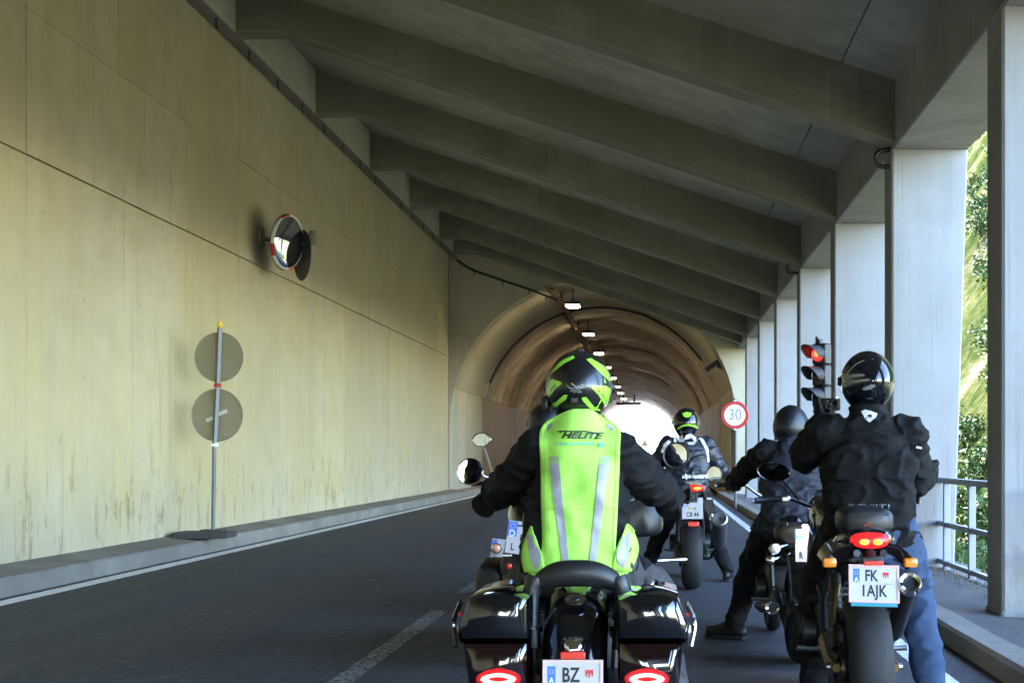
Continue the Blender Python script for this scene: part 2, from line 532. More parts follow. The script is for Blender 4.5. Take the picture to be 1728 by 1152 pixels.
def make_hill():
    m = bpy.data.materials.new("alpine_slope"); m.use_nodes = True
    nt = m.node_tree; b = nt.nodes["Principled BSDF"]; L = nt.links.new
    b.inputs['Specular IOR Level'].default_value = 0.0
    a = world_noise(nt, 0.32, detail=8, rough=0.68); f = world_noise(nt, 3.0, detail=7, rough=0.75)
    r = ramp(nt, [(0.0, (0.011, 0.018, 0.006)), (0.42, (0.017, 0.027, 0.008)), (0.50, (0.034, 0.040, 0.013)), (0.57, (0.065, 0.063, 0.030)), (0.63, (0.085, 0.085, 0.088)), (1.0, (0.12, 0.12, 0.125))])
    L(mth(nt, 'ADD', mth(nt, 'MULTIPLY', a, 0.75), mth(nt, 'MULTIPLY', f, 0.25)), r.inputs[0])
    gn = N(nt, "ShaderNodeNewGeometry"); sn = N(nt, "ShaderNodeSeparateXYZ"); L(gn.outputs["True Normal"], sn.inputs[0])
    flat = mixc(nt, mrange(nt, a, 0.40, 0.60), (0.075, 0.085, 0.032), (0.20, 0.18, 0.12))
    col = mixc(nt, mrange(nt, sn.outputs["Z"], 0.72, 0.90), r.outputs[0], flat)
    col = mixc(nt, mrange(nt, f, 0.50, 0.7, 0, 0.6), col, (0.05, 0.06, 0.03))
    L(col, b.inputs["Base Color"]); b.inputs["Roughness"].default_value = 0.9
    bp = N(nt, "ShaderNodeBump"); bp.inputs["Strength"].default_value = 1.0; bp.inputs["Distance"].default_value = 0.2
    L(f, bp.inputs["Height"]); L(bp.outputs[0], b.inputs["Normal"])
    return m
M_HILL = make_hill()
M_VALLEY = mat("valley_bounce_ground", (0.45, 0.42, 0.31), 0.9, nz=(0.05, 0.3))  # unseen valley ground, set pale to bounce light onto roof and upper wall
M_ROCK = mat("pale_ground", (0.55, 0.55, 0.53), 0.9, nz=(2.0, 0.25))
def leafy(name, base):
    m = mat(name, base, 0.6, nz=(6, 0.45), spec=0.12)
    b = m.node_tree.nodes["Principled BSDF"]; b.inputs["Subsurface Weight"].default_value = 0.0
    return m
M_LEAF = leafy("shrub_leaf", (0.050, 0.078, 0.022))
M_GRASS = leafy("grass_blade", (0.055, 0.085, 0.025))

M_STEEL = mat("galvanised_steel", (0.125, 0.13, 0.13), 0.5, 0.2, nz=(20, 0.2))
M_RAILP = mat("railing_paint", (0.20, 0.215, 0.25), 0.5, 0.1, nz=(15, 0.2))
M_DKSTEEL = mat("dark_steel", (0.05, 0.05, 0.052), 0.5, 0.6, nz=(20, 0.3))
M_RUST = mat("rusty_duct", (0.17, 0.085, 0.045), 0.75, 0.1, nz=(5, 0.5))
M_BLACK = mat("black_plastic", (0.010, 0.010, 0.011), 0.45)
M_MATTE = mat("matt_black", (0.008, 0.008, 0.009), 0.6)
M_RUBBER = mat("tyre_rubber", (0.012, 0.012, 0.0135), 0.72, nz=(30, 0.25), bump=(120, 0.2, 0.002))
M_GLOSS = mat("gloss_black_paint", (0.003, 0.003, 0.004), 0.10, coat=1.0, spec=0.5)
M_GLOSSRED = mat("red_tinted_gloss_black", (0.006, 0.0015, 0.002), 0.08, coat=1.0)  # gloss black with the tail lamps' red glow tinted in
M_CHROME = mat("chrome", (0.82, 0.82, 0.84), 0.08, 1.0)
M_ALU = mat("brushed_aluminium", (0.50, 0.50, 0.52), 0.32, 1.0, nz=(40, 0.15))
M_ENGINE = mat("dark_engine_metal", (0.045, 0.045, 0.048), 0.42, 0.8, nz=(25, 0.35))
M_CHAIN = mat("oily_chain", (0.10, 0.085, 0.06), 0.4, 0.9)
M_BRONZE = mat("gold_swingarm", (0.18, 0.12, 0.055), 0.4, 0.8)
M_GLASS = mat("mirror_glass", (0.85, 0.87, 0.9), 0.02, 1.0)
M_LEATHER = mat("seat_leather", (0.010, 0.010, 0.011), 0.42, bump=(160, 0.25, 0.002))
M_JACKET = mat("black_textile", (0.0042, 0.0040, 0.0046), 0.8, spec=0.22, nz=(9, 0.3), bump=(260, 0.35, 0.002), sheen=0.0)
M_NAVY = mat("navy_leather", (0.007, 0.009, 0.018), 0.5, nz=(9, 0.3), bump=(200, 0.25, 0.002))
M_SLATE = mat("slate_grey_vest", (0.012, 0.0135, 0.021), 0.7, spec=0.25, nz=(9, 0.25), bump=(220, 0.3, 0.002))
M_GREYPANTS = mat("grey_textile", (0.034, 0.033, 0.037), 0.7, nz=(10, 0.3), bump=(260, 0.35, 0.002))
M_DKPANTS = mat("black_trousers", (0.0045, 0.0045, 0.006), 0.8, spec=0.22, nz=(8, 0.3), bump=(260, 0.3, 0.002))
M_JEANS = mat("blue_denim", (0.042, 0.070, 0.135), 0.85, spec=0.2, nz=(7, 0.45), bump=(320, 0.4, 0.002))
M_GLOVE = mat("black_glove", (0.0045, 0.0045, 0.0045), 0.65, spec=0.25, bump=(150, 0.3, 0.002))
M_SHOE = mat("black_shoe", (0.007, 0.007, 0.007), 0.5)
M_SKIN = mat("skin", (0.50, 0.30, 0.21), 0.5)
M_VEST = mat("neon_yellow_fabric", (0.34, 0.68, 0.09), 0.75, nz=(5, 0.06), bump=(240, 0.25, 0.002))
M_REFL = mat("grey_reflective_tape", (0.26, 0.26, 0.29), 0.4, nz=(60, 0.12))
M_LIME = mat("neon_helmet_paint", (0.30, 0.68, 0.05), 0.25, coat=0.6)
M_HELM = mat("satin_black_helmet", (0.007, 0.007, 0.008), 0.32, coat=0.25)
M_HELMG = mat("gloss_black_helmet", (0.006, 0.006, 0.008), 0.14, coat=0.5)
M_HELMM = mat("matt_black_helmet", (0.005, 0.006, 0.009), 0.42)
M_HGREY = mat("grey_print", (0.20, 0.21, 0.20), 0.5)
M_WPRINT = mat("white_print", (0.72, 0.73, 0.75), 0.5)
M_BPRINT = mat("black_print", (0.01, 0.012, 0.01), 0.5)
M_BLUEPRINT = mat("pale_blue_print", (0.05, 0.42, 0.42), 0.5)
M_PLATE = mat("plate_white", (0.47, 0.445, 0.445), 0.45)
M_PLATEBLUE = mat("plate_blue", (0.03, 0.13, 0.62), 0.4)
M_PLATERED = mat("plate_red", (0.55, 0.02, 0.03), 0.4)
M_PLATEFRAME = mat("plate_frame_pink", (0.62, 0.38, 0.34), 0.5)
M_TEAL = mat("teal_strip", (0.02, 0.22, 0.27), 0.4)
M_REDREFL = mat("red_reflector", (0.55, 0.03, 0.02), 0.25, emit=(1.0, 0.06, 0.02), es=0.03, coat=0.5)
M_AMBER = mat("amber_lens", (0.80, 0.22, 0.02), 0.25, coat=0.5, emit=(1.0, 0.3, 0.02), es=0.015)
M_TAIL = mat("lit_tail_lens", (0.6, 0.01, 0.01), 0.25, emit=(1.0, 0.015, 0.02), es=0.32)
M_TAILHOT = mat("lit_tail_core", (0.9, 0.3, 0.05), 0.3, emit=(1.0, 0.22, 0.01), es=0.95)
M_LED = mat("lit_led_ring", (1, 0.5, 0.4), 0.3, emit=(1.0, 0.045, 0.035), es=4.0)
M_LEDGLOW = mat("lit_red_lens", (0.5, 0.005, 0.01), 0.2, emit=(1.0, 0.004, 0.015), es=0.12)
M_LAMP = mat("lit_tunnel_lamp", (1, 0.95, 0.7), 0.4, emit=(1.0, 0.80, 0.42), es=36.0)
M_TLRED = mat("lit_red_signal", (0.8, 0.02, 0.01), 0.3, emit=(1.0, 0.02, 0.02), es=0.8)
M_TLHOT = mat("lit_red_signal_core", (0.9, 0.2, 0.05), 0.3, emit=(1.0, 0.12, 0.02), es=1.2)
M_TLDARK = mat("unlit_signal_lens", (0.05, 0.045, 0.03), 0.2)
M_SIGNBACK = mat("sign_back_grey", (0.205, 0.185, 0.115), 0.6, 0.0, nz=(4, 0.2))
M_SIGNRED = mat("sign_red", (0.50, 0.025, 0.03), 0.35)
M_SIGNWHITE = mat("sign_white", (0.75, 0.76, 0.78), 0.35)
M_YELLOW = mat("yellow_cap", (0.70, 0.48, 0.03), 0.4)
M_REDCLIP = mat("red_clip", (0.38, 0.03, 0.025), 0.5)
M_WHITE = mat("white_plastic", (0.70, 0.70, 0.68), 0.4)
# ================================================================== THE SETTING
WX, LX, PX = -6.45, -6.2, 2.6            # wall face, upper ledge face, inner pillar line
BEAM_Y = [10.66 + 4.97 * k for k in range(-6, 7)]
Y0, YP, YE = -75.0, 44.8, 152.0          # gallery start, tunnel portal, tunnel exit

def struct(o): o['kind'] = 'structure'; return o

def sheet(name, xs, ys, zf, m, parent=None):
    mb = MB()
    vs = [(x, y, zf(x, y)) for y in ys for x in xs]
    n = len(xs)
    fs = [(j * n + i, j * n + i + 1, (j + 1) * n + i + 1, (j + 1) * n + i) for j in range(len(ys) - 1) for i in range(n - 1)]
    mb.add(vs, fs)
    me = mb.mesh(name); finish(me, 60)
    return link(name, me, m, parent)

def lin(a, b, n): return [a + (b - a) * i / n for i in range(n + 1)]

# ground to the horizon
struct(sheet("ground", lin(-2500, 2500, 20), lin(-2500, 2500, 20), lambda x, y: -2.2, M_VALLEY))
struct(sheet("road", [-6.3, -4, -2, 0, 2.1], lin(-60, 420, 60), lambda x, y: 0.0, M_ASPHALT))
struct(sheet("roadside", lin(-40, -6.3, 6), lin(YE + 1, 420, 10), lambda x, y: -0.05, M_ROCK))
struct(sheet("roadside", lin(2.1, 40, 6), lin(YE + 1, 420, 10), lambda x, y: -0.05, M_ROCK))

# painted lines, worn
def stripe(name, x0, x1, y0, y1):
    ya, yb = max(y0, 4.0), min(y1, 45.0)
    ys = ([y0] if y0 < ya else []) + (lin(ya, yb, max(2, int((yb - ya) / 0.12))) if yb > ya else [y0]) + ([y1] if y1 > yb or yb <= ya else [])
    mb = MB()
    for q in ys:
        j = [0.010 * noise.noise(Vector((q * 5.3, k * 7.7 + x0, 0))) + 0.006 * noise.noise(Vector((q * 17, k * 3.1 + x0, 2))) for k in (0, 1)]
        mb.v += [(x0 + j[0], q, 0.004), (x1 + j[1], q, 0.004)]
    mb.f = [(2 * i, 2 * i + 1, 2 * i + 3, 2 * i + 2) for i in range(len(ys) - 1)]; mb.mi = [0] * len(mb.f)
    me = mb.mesh(name); finish(me, 60)
    return struct(link(name, me, M_PAINT))
stripe("edge_line", -5.84, -5.64, -50, 400)
stripe("edge_line", 1.60, 1.74, -50, 400)
y = -10.6
while y < 120:
    stripe("centre_dash", -1.87, -1.73, y, y + 4.5).data.materials[0] = M_WORN
    y += 6.0

# left pavement with its kerb: one cast strip with slightly uneven arrises
mb = MB(); rings = []
yy = Y0 - 20
while yy < YE:
    e = lambda s: noise.noise(Vector((yy * 0.9, s, 0))) * 0.008
    rings.append([(-5.95 + e(1), yy, -0.05), (-5.955 + e(2), yy, 0.155 + e(3)), (-5.975 + e(2), yy, 0.18 + e(4)),
                  (-6.2, yy, 0.20 + e(5)), (WX - 0.06, yy, 0.235), (WX - 0.06, yy, -0.05)])
    yy += 0.35
mb.loft(rings)
struct(mb.build("left_pavement", M_KERB, angle=30))

# right kerb and gritty verge
mb = MB(); rings = []
yy = -30
while yy < YP + 1:
    e = lambda s: noise.noise(Vector((yy * 0.8, s, 4))) * 0.007
    rings.append([(2.0 + e(1), yy, -0.05), (2.0 + e(1), yy, 0.115 + e(3)), (2.02 + e(2), yy, 0.14 + e(4)), (2.2, yy, 0.145 + e(5)), (2.22, yy, 0.13), (2.22, yy, -0.05)])
    yy += 0.35
mb.loft(rings)
struct(mb.build("right_kerb", M_KERB, angle=30))
def zver(x, y):
    t = (x - 2.22) / 1.4
    return 0.115 - 0.06 * min(1, t) + 0.012 * noise.noise(Vector((x * 2.2, y * 1.4, 0))) - max(0, x - 3.55) * 0.35
struct(sheet("verge", lin(2.215, 4.2, 16), lin(-30, YP + 0.2, 260), zver, M_DIRT))

# ------------------------------------------------------------------ left retaining wall of cast panels
wall = empty("retaining_wall", (WX, 0, 0))
tag(wall, "tall yellowish concrete wall of cast panels along the left side of the road", "wall")
mb = MB(); mb.box((-0.30, (Y0 + YP) / 2, 3.9), (0.5, YP - Y0, 7.9)); mb.build("joint_backing", M_JOINT, wall)
rows = [(0.10, 4.380), (4.396, 5.888), (5.893, 7.62)]
prng = random.Random(3)
for (z0, z1) in rows:
    w = 2.485
    g = 0.014
    pm = MB().box((-0.055, 0, (z0 + z1) / 2), (0.11, w - g, z1 - z0), bev=0.006).mesh("wall_panel")
    finish(pm, 30); pm.materials.append(M_WALL)
    k = 0
    yc = 14.6 + w / 2 - 14 * w
    while yc < YP:
        if yc + w / 2 > YP:
            pm2 = MB().box((-0.055, 0, (z0 + z1) / 2), (0.11, YP - yc + w / 2 - g, z1 - z0), bev=0.006).mesh("wall_panel")
            finish(pm2, 30); pm2.materials.append(M_WALL)
            o = link("wall_panel", pm2, None, wall, (0, yc - w / 2 + (YP - yc + w / 2) / 2, 0)); break
        o = link("wall_panel", pm, None, wall, (prng.uniform(-0.004, 0.004), yc, 0))
        yc += w

# overhanging ledge above the wall with the row of hooks below it
ledge = empty("concrete_ledge", (LX, 0, 7.55))
tag(ledge, "overhanging concrete ledge on top of the yellowish wall with iron hooks below it", "ledge")
MB().box((-0.35, (Y0 + YP) / 2, 0.65), (0.70, YP - Y0, 1.30), bev=0.012).build("upstand", M_LEDGE, ledge)
MB().box((-0.115, (Y0 + YP) / 2, -0.012), (0.21, YP - Y0, 0.02)).build("underside_shade", M_BAND, ledge)  # dark strip added for the shade under the overhang
hk = MB().cyl((0, 0, -0.022), (0, 0, -0.15), 0.012, seg=8).box((0.0, 0, -0.028), (0.05, 0.05, 0.012)).cyl((0, 0, -0.145), (0.03, 0, -0.165), 0.011, seg=8).mesh("hook")
finish(hk); hk.materials.append(M_DKSTEEL)
yy = 20.3 - 1.65 * 12
while yy < YP:
    link("hook", hk, None, ledge, (-0.06, yy, 0)); yy += 1.65

# ------------------------------------------------------------------ roof: slab bays, sloping beams, edge beam
roof = empty("gallery_roof", (0, 0, 0))
tag(roof, "sloping concrete gallery roof of slabs and deep cross beams over the road", "roof")
SK = 0.07
def ybeam(y, x): return y - SK * x
def zs(x): return 5.38 + (2.6 - x) * 0.335          # slab underside
def zb(x): return 7.55 if x < -5.5 else 4.70 + (2.6 - x) * (2.85 / 8.1)
def beam_mesh():
    rings = []
    rr = random.Random(5)
    for x in [-6.35, -5.9, -5.56, -5.45, -4.5, -3.5, -2.5, -1.5, -0.5, 0.5, 1.5, 2.2, 2.62]:
        e = rr.uniform(-0.004, 0.004)
        yb = -SK * x + e
        z0, z1 = zb(x) + e, zs(x) + 0.06
        c = 0.018
        rings.append([(x, yb, z1), (x, yb, z0 + c), (x, yb + c, z0), (x, yb + 0.40 - c, z0), (x, yb + 0.40, z0 + c), (x, yb + 0.40, z1)])
    return MB().loft(rings).mesh("beam")
bmsh = beam_mesh(); finish(bmsh, 30); bmsh.materials.append(M_ROOF)
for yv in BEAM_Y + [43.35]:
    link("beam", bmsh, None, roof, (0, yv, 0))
# slab bays between beams: a main field and a narrow edge field, with a groove between
SLAB_Y = BEAM_Y + [43.35, 44.9]
for i in range(len(SLAB_Y)):
    ya = SLAB_Y[i - 1] if i else Y0
    yb = SLAB_Y[i]
    if i == 0: ya = Y0
    for (xa, xb) in ((-6.5, 2.02), (2.035, 2.9)):
        mb = MB(); rings = []
        for x in lin(xa, xb, 8):
            y1, y2 = ya - SK * x + 0.41 - 0.2 * (i == 0), yb - SK * x - 0.01
            y1 -= 0.2; y2 += 0.2
            rings.append([(x, y1, zs(x)), (x, y2, zs(x)), (x, y2, zs(x) + 0.35), (x, y1, zs(x) + 0.35)])
        mb.loft(rings)
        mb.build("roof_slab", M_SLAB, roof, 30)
# earth cover that closes the slab bays from above
mb = MB(); rings = []
for x in (-7.2, -3, 0, 3.5):
    rings.append([(x, Y0, zs(x) + 0.36), (x, YP + 0.6, zs(x) + 0.36), (x, YP + 0.6, zs(x) + 1.0), (x, Y0, zs(x) + 1.0)])
mb.loft(rings); mb.build("earth_cover", M_HILL, roof, 30)
EB0 = 4.66
mb = MB()
mb.box((3.03, (Y0 + YP) / 2, (EB0 + 6.1) / 2), (0.84, YP - Y0, 6.1 - EB0), bev=0.015)
mb.build("edge_beam", M_PILLAR, roof, 30)

# ------------------------------------------------------------------ pillars on the open side
def pillar_mesh():
    rings = []
    for z in [-0.25, 0.1, 0.6, 1.5, 2.5, 3.5, 4.4, EB0 - 0.004]:
        t = (z + 0.25) / (EB0 + 0.25)
        xo = 0.68 + 0.16 * t
        c = 0.02
        y0, y1 = -0.02, 0.48
        rings.append([(0, y0 + c, z), (c, y0, z), (xo - c, y0, z), (xo, y0 + c, z), (xo, y1 - c, z), (xo - c, y1, z), (c, y1, z), (0, y1 - c, z)])
    return MB().loft(rings).mesh("shaft")
pmesh = pillar_mesh(); finish(pmesh, 30); pmesh.materials.append(M_PILLAR)
collar = MB().box((0.34, 0.23, 0), (0.70, 0.52, 0.22), bev=0.02).mesh("footing"); finish(collar, 30); collar.materials.append(M_PILLAR)
PLAB = {0: "pale concrete pillar nearest the camera, cut by the right edge of the picture",
        1: "broad pale concrete pillar behind the rider holding a camera, second from the right edge",
        2: "pale concrete pillar directly right of the traffic light, third from the right edge",
        3: "stained grey concrete pillar behind the traffic light, fourth from the right edge",
        4: "narrow pale pillar left of the traffic light, fifth from the right edge",
        5: "narrow pale pillar, second to the right of the round speed limit sign",
        6: "thin pale pillar beside the round speed limit sign, next to last before the tunnel",
        7: "last thin pale pillar beside the tunnel mouth behind the speed limit sign"}
for i, yv in enumerate(BEAM_Y):
    j = i - 6
    p = empty("pillar", (PX, yv, 0))
    lab = PLAB.get(j, "pale concrete gallery pillar standing behind the camera")
    tag(p, lab, "pillar", "concrete pillars along the open side")
    link("shaft", pmesh, None, p)
    link("footing", collar, None, p, (0, 0, 0.03))

# ------------------------------------------------------------------ railing between the pillars
post = MB().box((0, 0, 0.50), (0.07, 0.05, 1.06), bev=0.006).mesh("post"); finish(post, 30); post.materials.append(M_RAILP)
RLAB = {6: "grey steel railing with three rails between the two pillars nearest the camera",
        7: "grey steel railing behind the rider holding a camera, partly hidden by a pillar"}
for i in (5, 6, 7, 8):
    ya, yb = BEAM_Y[i] + 0.5, BEAM_Y[i + 1]
    r = empty("railing", (3.12, (ya + yb) / 2, 0.0))
    tag(r, RLAB.get(i, "grey steel railing in a bay further along, hidden behind pillars" if i == 8 else "grey steel railing in the bay beside the camera"), "railing", "railings between the pillars")
    L = yb - ya
    MB().box((0, 0, 1.03), (0.075, L, 0.06), bev=0.008).build("top_rail", M_RAILP, r)
    MB().box((0, 0, 0.56), (0.05, L, 0.055), bev=0.006).build("middle_rail", M_RAILP, r)
    MB().box((0, 0, 0.15), (0.05, L, 0.05), bev=0.006).build("bottom_rail", M_RAILP, r)
    n = 4
    for k in range(n):
        link("post", post, None, r, (0.0, -L / 2 + L * (k + 0.35) / (n - 0.3), 0))

# ------------------------------------------------------------------ tunnel
tun = empty("road_tunnel", (TUN_X, YP, 0))
tag(tun, "arched road tunnel with rough brown lining beyond the end of the gallery", "tunnel")
def arch(R_, a0=0, a1=180, n=36):
    return [(R_ * math.cos(R(a0 + (a1 - a0) * k / n)), TUN_Z + R_ * math.sin(R(a0 + (a1 - a0) * k / n))) for k in range(n + 1)]
# portal face with the arch opening
mb = MB()
inner = arch(4.52); 
outer = []
for x, z in inner:
    outer.append((max(-4.55, min(5.5, x * 3)), 9.5) if z > 5.2 else (5.5 if x > 0 else -4.55, TUN_Z + (z - TUN_Z) * 1.5))
for yv in (0.0,):
    pass
n = len(inner)
vs = [(x, 0, z) for x, z in inner] + [(x, 0, z) for x, z in outer] + [(x, 0.5, z) for x, z in inner]
fs = [(k, k + 1, n + k + 1, n + k) for k in range(n - 1)] + [(k, k + 1, 2 * n + k + 1, 2 * n + k) for k in range(n - 1)]
b0 = len(vs)
for s, xo in ((1, 5.5), (-1, -4.55)):
    i0 = 0 if s == 1 else n - 1
    a = len(vs)
    vs += [(s * 4.52, 0, -0.1), (xo, 0, -0.1), (s * 4.52, 0.5, -0.1)]
    fs += [(i0, n + i0, a + 1, a), (i0, a, a + 2, 2 * n + i0)]
mb.add(vs, fs); mb.build("portal_wall", M_PORTAL, tun, 30)
# smooth first block, then rings of rough lining
def lining(name, y0, y1, rad, m, amp, rings_n, a0=14.5):
    mb = MB(); vs = []; fs = []
    A = [a0 + (180 - 2 * a0) * k / 44 for k in range(45)]
    ys = lin(y0, y1, rings_n)
    for yv in ys:
        for a in A:
            d = amp * (noise.noise(Vector((a * 0.05, yv * 0.55, 1))) + 0.6 * noise.noise(Vector((a * 0.12, yv * 1.7, 5)))) if y0 < yv < y1 else 0
            rr = rad + d
            vs.append((rr * math.cos(R(a)), yv - YP, TUN_Z + rr * math.sin(R(a))))
    n = len(A)
    fs = [(j * n + i, j * n + i + 1, (j + 1) * n + i + 1, (j + 1) * n + i) for j in range(len(ys) - 1) for i in range(n - 1)]
    mb.add(vs, fs)
    return mb.build(name, m, tun, 50)
lining("entrance_ring", YP + 0.5, 52.0, 4.5, M_PORTAL, 0.0, 4)
seg = 52.0; k = 0
while seg < YE - 0.1:
    e = min(YE, seg + 10.0)
    lining("lining_ring", seg + 0.02, e - 0.02, 4.50 + (0.03 if k % 2 else 0.0), M_LINING, 0.07, 22)
    seg = e; k += 1
# lower side walls, standing a little proud of the arch
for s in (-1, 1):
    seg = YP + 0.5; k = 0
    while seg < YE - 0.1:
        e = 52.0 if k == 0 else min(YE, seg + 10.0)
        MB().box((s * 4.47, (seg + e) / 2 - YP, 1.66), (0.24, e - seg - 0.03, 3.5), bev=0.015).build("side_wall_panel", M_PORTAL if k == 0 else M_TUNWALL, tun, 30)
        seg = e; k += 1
# outer shell keeps the mountain's light out
mb = MB(); vs = []
A = lin(0, 180, 24)
for yv in (0.55, YE - YP - 0.05):
    for a in A: vs.append((5.0 * math.cos(R(a)), yv, TUN_Z + 5.0 * math.sin(R(a))))
    vs += [(-5.0, yv, -0.3), (5.0, yv, -0.3)]
n = len(A) + 2
mb.add(vs, [(i, (i + 1) % n, n + (i + 1) % n, n + i) for i in range(n)])
mb.build("outer_shell", M_PORTAL, tun, 30)
struct(sheet("tunnel_pavement", lin(2.0, 2.5, 2), lin(YP, YE, 20), lambda x, y: 0.14, M_KERB))
# bright portal at the far end
mb = MB(); n = len(inner)
vs = [(x, YE - YP, z) for x, z in inner] + [(x * 1.5, YE - YP, TUN_Z + (z - TUN_Z) * 1.5) for x, z in inner]
mb.add(vs, [(k, k + 1, n + k + 1, n + k) for k in range(n - 1)]); mb.build("far_portal_wall", M_PORTAL, tun, 30)

# tunnel lamps in a row under the crown
lampm = [MB().box((0, 0, 0.06), (0.50, 0.85, 0.10), bev=0.02).box((0, 0, 0.16), (0.06, 0.5, 0.10)).mesh("housing"),
         MB().box((0, 0, -0.005), (0.42, 0.78, 0.04), bev=0.012).mesh("diffuser")]
for me, m in zip(lampm, (M_DKSTEEL, M_LAMP)): finish(me); me.materials.append(m)
LLAB = ["lit yellowish tunnel lamp nearest the mouth, beside the rusty duct",
        "second lit tunnel lamp from the tunnel mouth, above the green helmet",
        "third lit tunnel lamp from the mouth, just right of the green helmet's top",
        "fourth lit tunnel lamp from the mouth in the row beside the green helmet"]
for i in range(10):
    yv = 46.5 + 10.9 * i
    t = empty("tunnel_lamp", (-2.68, yv, 6.18))
    tag(t, LLAB[i] if i < 4 else "small lit tunnel lamp, %s from the mouth in the row towards the exit" % "fifth sixth seventh eighth ninth tenth eleventh".split()[i - 4], "lamp", "lit lamps in a row along the tunnel crown")
    link("housing", lampm[0], None, t); link("diffuser", lampm[1], None, t)
    for q in (-0.2, 0.2): MB().cyl((0, q, 0.2), (0, q, 0.62), 0.012, seg=6).build("hanger", M_DKSTEEL, t)
# cable on hooks leaving the ledge and crossing the portal wall to the duct
cr_ = empty("portal_cable", (-6.1, YP - 0.06, 7.25))
tag(cr_, "dark cable on hooks dropping across the portal wall from the ledge to the rusty duct", "cable")
cpts = [W(x, y, YP - 0.06) - Vector((-6.1, YP - 0.06, 7.25)) for x, y in ((770, 438), (800, 456), (848, 473), (893, 488), (921, 499), (944, 507))]
MB().tube(bez(cpts, 20), 0.035, 8).build("cable_run", M_DKSTEEL, cr_)
for q in (1, 2, 3, 4):
    MB().cyl(cpts[q], cpts[q] + Vector((0, 0, -0.16)), 0.018, seg=8).build("hook", M_DKSTEEL, cr_)
# rusty duct running along the crown beside the lamps
duct = empty("cable_duct", (-3.15, 46, 6.45))
tag(duct, "rust brown cable duct running along the tunnel crown into the dark", "duct")
MB().box((0, 42, 0), (0.17, 88, 0.10), bev=0.01).build("tray", M_RUST, duct)
for k in range(9): MB().box((0, 1 + k * 5, 0.12), (0.22, 0.05, 0.16)).build("bracket", M_DKSTEEL, duct)
# dark cable following the arch just inside the tunnel
pts = [(4.40 * math.cos(R(a)), 0, TUN_Z + 4.40 * math.sin(R(a))) for a in lin(34, 158, 40)]
mb = MB(); mb.tube(pts, 0.045, 8)
o = mb.build("arch_cable", M_DKSTEEL); o.location = (TUN_X, 52.0, 0)
tag(o, "thick dark cable following the tunnel arch just inside the mouth", "cable")
rebase(o, (0, 0, 0)); o.location = (TUN_X, 52.0, 0)
# detector bar on the right of the arch
det = empty("tunnel_detector", W(1208, 613, 45.9), (0, R(-32), 0))
tag(det, "dark tilted detector box bracketed to the right of the tunnel arch", "detector")
MB().box((0, 0, 0), (0.80, 0.26, 0.16), bev=0.03).build("housing", M_DKSTEEL, det)
MB().cyl((0.1, 0.1, -0.02), (0.12, 0.2, -0.30), 0.06, seg=12).build("bracket", M_DKSTEEL, det)
MB().cyl((0.05, -0.02, -0.1), (0.05, -0.16, -0.12), 0.10, seg=16).build("lens_hood", M_DKSTEEL, det)
# jet fan hanging near the exit
fan = empty("hanging_signal_bar", (-2.35, 128, 5.95))
tag(fan, "dark bar with two short arms hanging near the bright tunnel exit", "signal bar")
MB().box((0, 0, 0), (2.2, 0.3, 0.22), bev=0.03).build("bar", M_DKSTEEL, fan)
for s in (-0.5, 0.5): MB().cyl((s, 0, 0.1), (s, 0, 0.9), 0.05, seg=8).build("arm", M_DKSTEEL, fan)
# warning triangle far beyond the exit
wt = empty("warning_sign", (-1.95 + 0.35, 215, 0))
wt.location = (W(1088, 745, 215).x, 215, -0.05)
tag(wt, "tiny triangular warning sign seen through the bright tunnel exit", "sign")
MB().prism([(-0.9, -0.75), (0.9, -0.75), (0, 0.85)], 0.03, Matrix.Translation((0, 0, 3.3)) @ STAND).build("panel", M_YELLOW, wt)
MB().prism([(-0.55, -0.52), (0.55, -0.52), (0, 0.48)], 0.012, Matrix.Translation((0, -0.031, 3.3)) @ STAND).build("symbol_field", M_BLACK, wt)
MB().cyl((0, 0.03, 0), (0, 0.03, 2.9), 0.04).build("post", M_STEEL, wt)

# ------------------------------------------------------------------ terrain outside
def zh(x, y):
    t = max(0.0, x - 9.5)
    base = -0.55 - 0.35 * min(1, max(0, (x - 4) / 4)) + 0.5 * noise.noise(Vector((x * 0.25, y * 0.2, 2)))* min(1, max(0, x - 5))
    s = 1.75 * t / (1 + 0.003 * t) if t else 0
    rough = (1.6 * noise.noise(Vector((x * 0.13, y * 0.11, 0))) + 0.8 * noise.noise(Vector((x * 0.4, y * 0.36, 3))) + 0.3 * noise.noise(Vector((x * 1.1, y * 1.0, 7)))) * min(1, t / 4)
    k = min(1.0, max(0.0, (y - 22) / 50)); k = k * k * (3 - 2 * k)
    return base + (s + rough) * (0.02 + 0.98 * k) - max(0, x - 20) * 0.02 * (1 - k)
xs = lin(3.9, 30, 60) + lin(31, 90, 24)
struct(sheet("hillside", xs, lin(-70, YE, 260), zh, M_HILL))
def zm(x, y):
    return 9.6 + max(0, -x - 5) * 0.55 + 0.8 * noise.noise(Vector((x * 0.1, y * 0.1, 0)))
struct(sheet("mountain", lin(-90, -6.6, 24), lin(-60, YE, 60), zm, M_HILL))
struct(sheet("mountain", lin(-6.6, 3.2, 10), lin(YP + 0.6, YE, 40), lambda x, y: 9.6 + 0.8 * noise.noise(Vector((x * 0.1, y * 0.1, 0))) + max(0, x) * 0.5, M_HILL))
def zfar(x, y): return -2 + max(0, y - 420) * 0.30 + 14 * noise.noise(Vector((x * 0.01, y * 0.01, 0)))
struct(sheet("far_hill", lin(-400, 400, 30), lin(420, 900, 24), zfar, M_ROCK))

